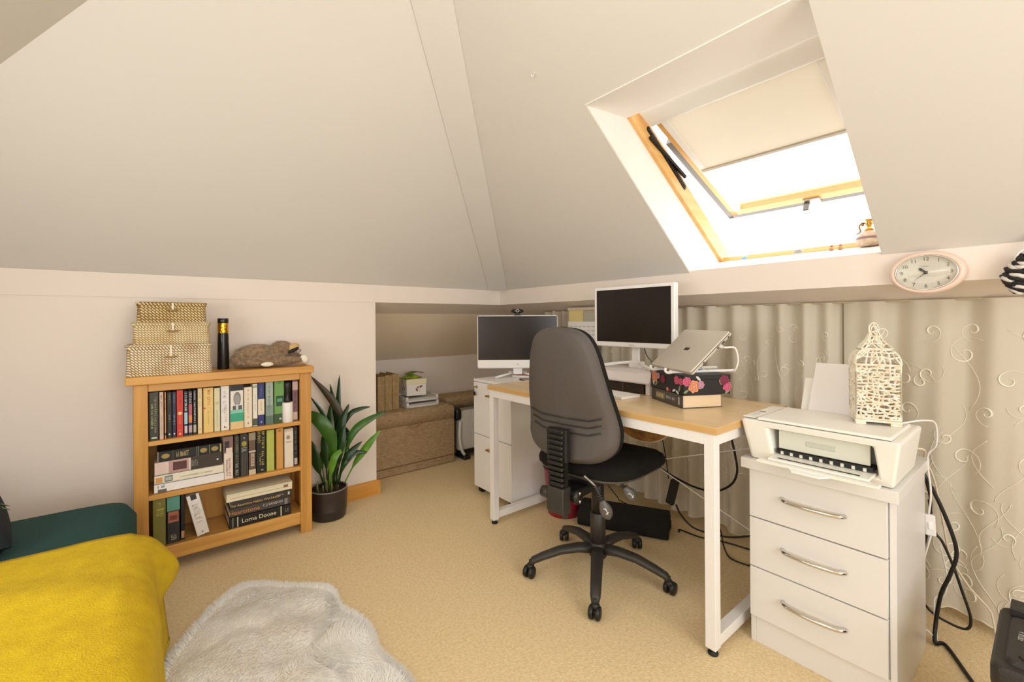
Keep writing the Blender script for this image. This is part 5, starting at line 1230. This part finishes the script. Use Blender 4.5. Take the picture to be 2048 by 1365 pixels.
# ---------------------------------------------------------------- cables
cb_ = M('cable_black', '#131211', .45); cwm = M('cable_white', '#F2EFEA', .4)
def cable(pts, r, mat, label, n=6):
    b = B(); b.tube(spline(pts, n), r, 8); return tag(b.build('cable', mat, smooth=True), label, 'cable')
c1 = thing('inline_switch_cable', 'white lantern lead with an inline switch hanging beside the drawers', 'cable', (2.05, .25, 0)); ci = Matrix.Translation((-2.05, -.25, 0))
b = B(); b.T = ci; b.tube(spline([(1.80, .300, .7915), (1.88, .262, .7945), (1.95, .245, .775), (1.985, .248, .70), (2.000, 0.271, 0.652), (2.020, 0.266, 0.531), (2.030, 0.273, 0.450)], 6), .0028, 8); b.tube(spline([(2.040, 0.269, 0.380), (2.050, 0.293, 0.265), (2.060, 0.317, 0.145), (2.060, 0.312, 0.069), (2.06, .272, .030), (2.08, .262, .015), (2.120, 0.273, 0.125), (2.130, 0.247, 0.151), (2.130, 0.242, 0.223), (2.120, 0.257, 0.325)], 6), .0028, 8); b.build('lead', cwm, c1, smooth=True)
b = B(); b.T = ci @ frame((2.035, 0.271, 0.415), (.3, -.95, 0), (.1, -.03, -1), (-1, -.3, 0)); b.rbox(-.014, .014, -.036, .036, -.010, .010, r=.006, ax=1); sw = b.build('switch_body', cwm, c1)
b = B(); b.T = ci @ frame((2.035, 0.271, 0.415), (.3, -.95, 0), (.1, -.03, -1), (-1, -.3, 0)); b.box(-.006, .006, -.012, .012, .009, .015); b.build('rocker', M('rocker_white', '#FFFFFF', .3), sw, bevel=.002)
cable([(2.060, 0.292, 0.582), (2.070, 0.265, 0.519), (2.080, 0.233, 0.424), (2.090, 0.213, 0.327), (2.090, 0.229, 0.244), (2.090, 0.252, 0.165), (2.090, 0.265, 0.063), (2.05, .262, .012), (2.075, 0.241, 0.006), (1.962, 0.183, 0.006), (1.816, 0.111, 0.006)], .0058, cb_, 'thick black power cable running down beside the drawers and over the carpet')
cable([(2.120, 0.292, 0.543), (2.130, 0.281, 0.455), (2.130, 0.294, 0.334), (2.130, 0.313, 0.227), (2.130, 0.316, 0.136), (2.130, 0.285, 0.076), (2.130, 0.228, 0.056), (2.130, 0.192, 0.062), (2.130, 0.185, 0.105), (2.130, 0.204, 0.181), (2.130, 0.227, 0.264), (2.130, 0.252, 0.333), (2.130, 0.273, 0.368), (2.140, 0.287, 0.468)], .0042, cb_, 'thinner black cable hanging in a loop beside the drawers')
cable([(1.87, .30, .70), (1.93, .27, .69), (2.100, 0.291, 0.618), (2.130, 0.272, 0.546), (2.160, 0.255, 0.402), (2.180, 0.239, 0.277), (2.190, 0.197, 0.186), (2.200, 0.151, 0.127), (2.200, 0.139, 0.099), (2.20, .13, .02)], .0032, M('cable_cream', '#E2D3BA', .5), 'cream cable running down the front of the right curtain')
c2 = thing('power_adapter', 'black power adapter hanging on its cable under the desk', 'adapter', (2.03, 1.2, 0)); cj = Matrix.Translation((-2.03, -1.2, 0))
b = B(); b.T = cj; b.tube(spline([(2.020, 1.291, 0.559), (2.020, 1.276, 0.497), (2.030, 1.261, 0.383), (2.030, 1.250, 0.301)], 6), .0028, 8); b.tube(spline([(2.040, 1.215, 0.176), (2.050, 1.194, 0.130), (2.060, 1.138, 0.084), (2.070, 1.054, 0.080), (2.080, 0.963, 0.094), (2.090, 0.878, 0.128)], 6), .0045, 8); b.build('lead', cb_, c2, smooth=True)
b = B(); b.T = cj @ frame((2.035, 1.231, 0.236), (0, -1, -.25), (0, .25, -1), (-1, 0, 0)); b.rbox(-.021, .021, -.065, .065, -.014, .014, r=.008, ax=1); b.build('brick', M('adapter_black', '#1C1B1A', .5), c2)
cable([(2.000, 0.919, 0.591), (2.010, 0.906, 0.509), (2.020, 0.902, 0.429), (2.040, 0.939, 0.357), (2.060, 1.023, 0.297), (2.070, 1.129, 0.283), (2.080, 1.243, 0.299), (2.080, 1.376, 0.336)], .005, cb_, 'black cable looping under the right end of the desk')
cable([(2.105, 1.235, .01), (2.137, 1.251, 0.006), (2.142, 1.143, 0.006), (2.189, 1.039, 0.006), (2.210, 0.929, 0.006)], .0035, cb_, 'black cable lying on the carpet from the foot rest to the drawers')
cable([(2.100, 1.037, 0.145), (2.100, 1.015, 0.092), (2.137, 1.019, 0.006), (2.060, 0.950, 0.006), (2.063, 0.867, 0.006)], .0032, cb_, 'thin black cable dropping to the carpet behind the desk leg')
cable([(2.160, 1.749, 0.095), (2.160, 1.674, 0.041), (2.17, 1.66, .02), (2.18, 1.55, .006), (2.16, 1.48, .006)], .0028, cb_, 'thin black cable behind the chair column')
cable([(1.93, 1.62, .68), (1.950, 1.419, 0.533), (1.960, 1.386, 0.564), (1.960, 1.340, 0.526), (1.97, 1.30, .66)], .003, cb_, 'thin black cable sagging under the desk top')

# ---------------------------------------------------------------- sheer curtains under the right band
cur = bpy.data.materials.new('sheer'); cur.use_nodes = True; nt = cur.node_tree; pb = nt.nodes['Principled BSDF']
pb.inputs['Base Color'].default_value = lin('#EDE4D0'); pb.inputs['Roughness'].default_value = .7; pb.inputs['Sheen Weight'].default_value = .2
tr = nt.nodes.new('ShaderNodeBsdfTranslucent'); tr.inputs['Color'].default_value = lin('#EDE4D0')
mx = nt.nodes.new('ShaderNodeMixShader'); mx.inputs['Fac'].default_value = .35
nt.links.new(pb.outputs[0], mx.inputs[1]); nt.links.new(tr.outputs[0], mx.inputs[2]); nt.links.new(mx.outputs[0], nt.nodes['Material Output'].inputs['Surface'])
emb = M('embroidery', '#FBF4E2', .4)
hem_m = M('hem_thread', '#EDE2C8', .6)
def curtain(y0, y1, fn, hem, label, seed, nsw, big):
    t = thing('curtain', label, 'curtain', (2.255, (y0 + y1) / 2, 0)); o = Vector((2.255, (y0 + y1) / 2, 0))
    zt = 1.186
    def P3(y, z): return Vector((fn(y, z), y, z)) - o
    def zb(y): return hem(y)
    nu = int((y1 - y0) / .006)
    b = B(); b.grid(lambda u, v: tuple(P3(y0 + u*(y1-y0), zb(y0 + u*(y1-y0)) + (zt - zb(y0 + u*(y1-y0))) * v)), nu, 26); b.build('cloth', cur, t, smooth=True, fix=False)
    b = B(); b.tube([P3(y0 + k*(y1-y0)/nu, zb(y0 + k*(y1-y0)/nu) + .001) + Vector((-.001, 0, 0)) for k in range(nu + 1)], .0022, 5); b.build('scalloped_hem', hem_m, t, smooth=True)
    r = random.Random(seed); b = B()
    for k in range(nsw):
        y = r.uniform(y0 + .03, y1 - .03); z = r.uniform(.10, 1.10); s = r.uniform(.022, .040) * big; a0 = r.uniform(0, 6.28); sg = r.choice((-1, 1)); pts = []; rad = []
        N = 30
        for j in range(N + 1):
            q = j / N; a = a0 + sg * q * 8.2; rr = s * (.12 + .88 * q ** .8) * (1 if q < .72 else 1 + (q - .72) * 2.4)
            yy = y + rr * math.cos(a) * .9; zz = z + rr * math.sin(a)
            if not (y0 + .004 < yy < y1 - .004 and zb(yy) + .02 < zz < 1.16): continue
            pts.append(P3(yy, zz) + Vector((-.0018, 0, 0))); rad.append((.0007 + .0019 * math.sin(PI * min(1, q * 1.15)) ** 2) * (1.15 if big > 1 else .8))
        if len(pts) > 5: b.tube(pts, .001, 5, radii=rad)
    for k in range(int(nsw * .35)):
        y = r.uniform(y0 + .05, y1 - .05); z = r.uniform(.2, .95); L = r.uniform(.10, .24); ph = r.uniform(0, 6); pts = []
        for j in range(16):
            q = j / 15; yy = y + .035 * big * math.sin(q * 3.6 + ph); zz = z + (q - .5) * L
            if y0 + .004 < yy < y1 - .004 and .1 < zz < 1.15: pts.append(P3(yy, zz) + Vector((-.0015, 0, 0)))
        if len(pts) > 4: b.tube(pts, .0010, 5)
    stuff(b.build('embroidery', emb, t, smooth=True, fix=False))
    return t
def scal(y, base, amp=.012, per=.085): return base + amp * (1 - abs(math.sin(PI * y / per))) ** .8
f_left = lambda y, z: 2.262 + (.020 + .012 * (1 - z)) * math.sin(y * 2*PI/.105 + 1.2 * math.sin(y * 9)) + .008 * math.sin(y * 41 + z * 2)
f_right = lambda y, z: 2.258 + .017 * math.sin(y * 2*PI/.19 + .6 + .7 * z) + .008 * math.sin(y * 61 + 2 * z) + .010 * math.exp(-((y - .06) / .02) ** 2)
f_far = lambda y, z: 2.27 + .018 * math.sin(y * 2*PI/.09) + .006 * math.sin(y * 37)
curtain(.575, 1.72, f_left, lambda y: scal(y, .035 + .05 * max(0, (y - 1.1))), 'gathered sheer cream curtain with swirl embroidery behind the desk', 5, 130, .72)
curtain(-.55, .565, f_right, lambda y: scal(y, .03 + .03 * max(0, .3 - abs(y - .25))), 'flatter sheer cream curtain with large swirl embroidery behind the white drawers', 9, 120, 1.1)
curtain(1.73, 2.42, f_far, lambda y: scal(y, .06), 'narrow sheer curtain in the corner behind the two screens', 12, 24, .7)
b = B(); b.cyl((2.262, -.6, 1.1855), (2.262, 2.42, 1.1855), .004, n=8); tag(b.build('curtain_rail', M('rail_white', '#B8A888', .5), smooth=True), 'thin beige curtain rail under the band along the window side', 'rail')
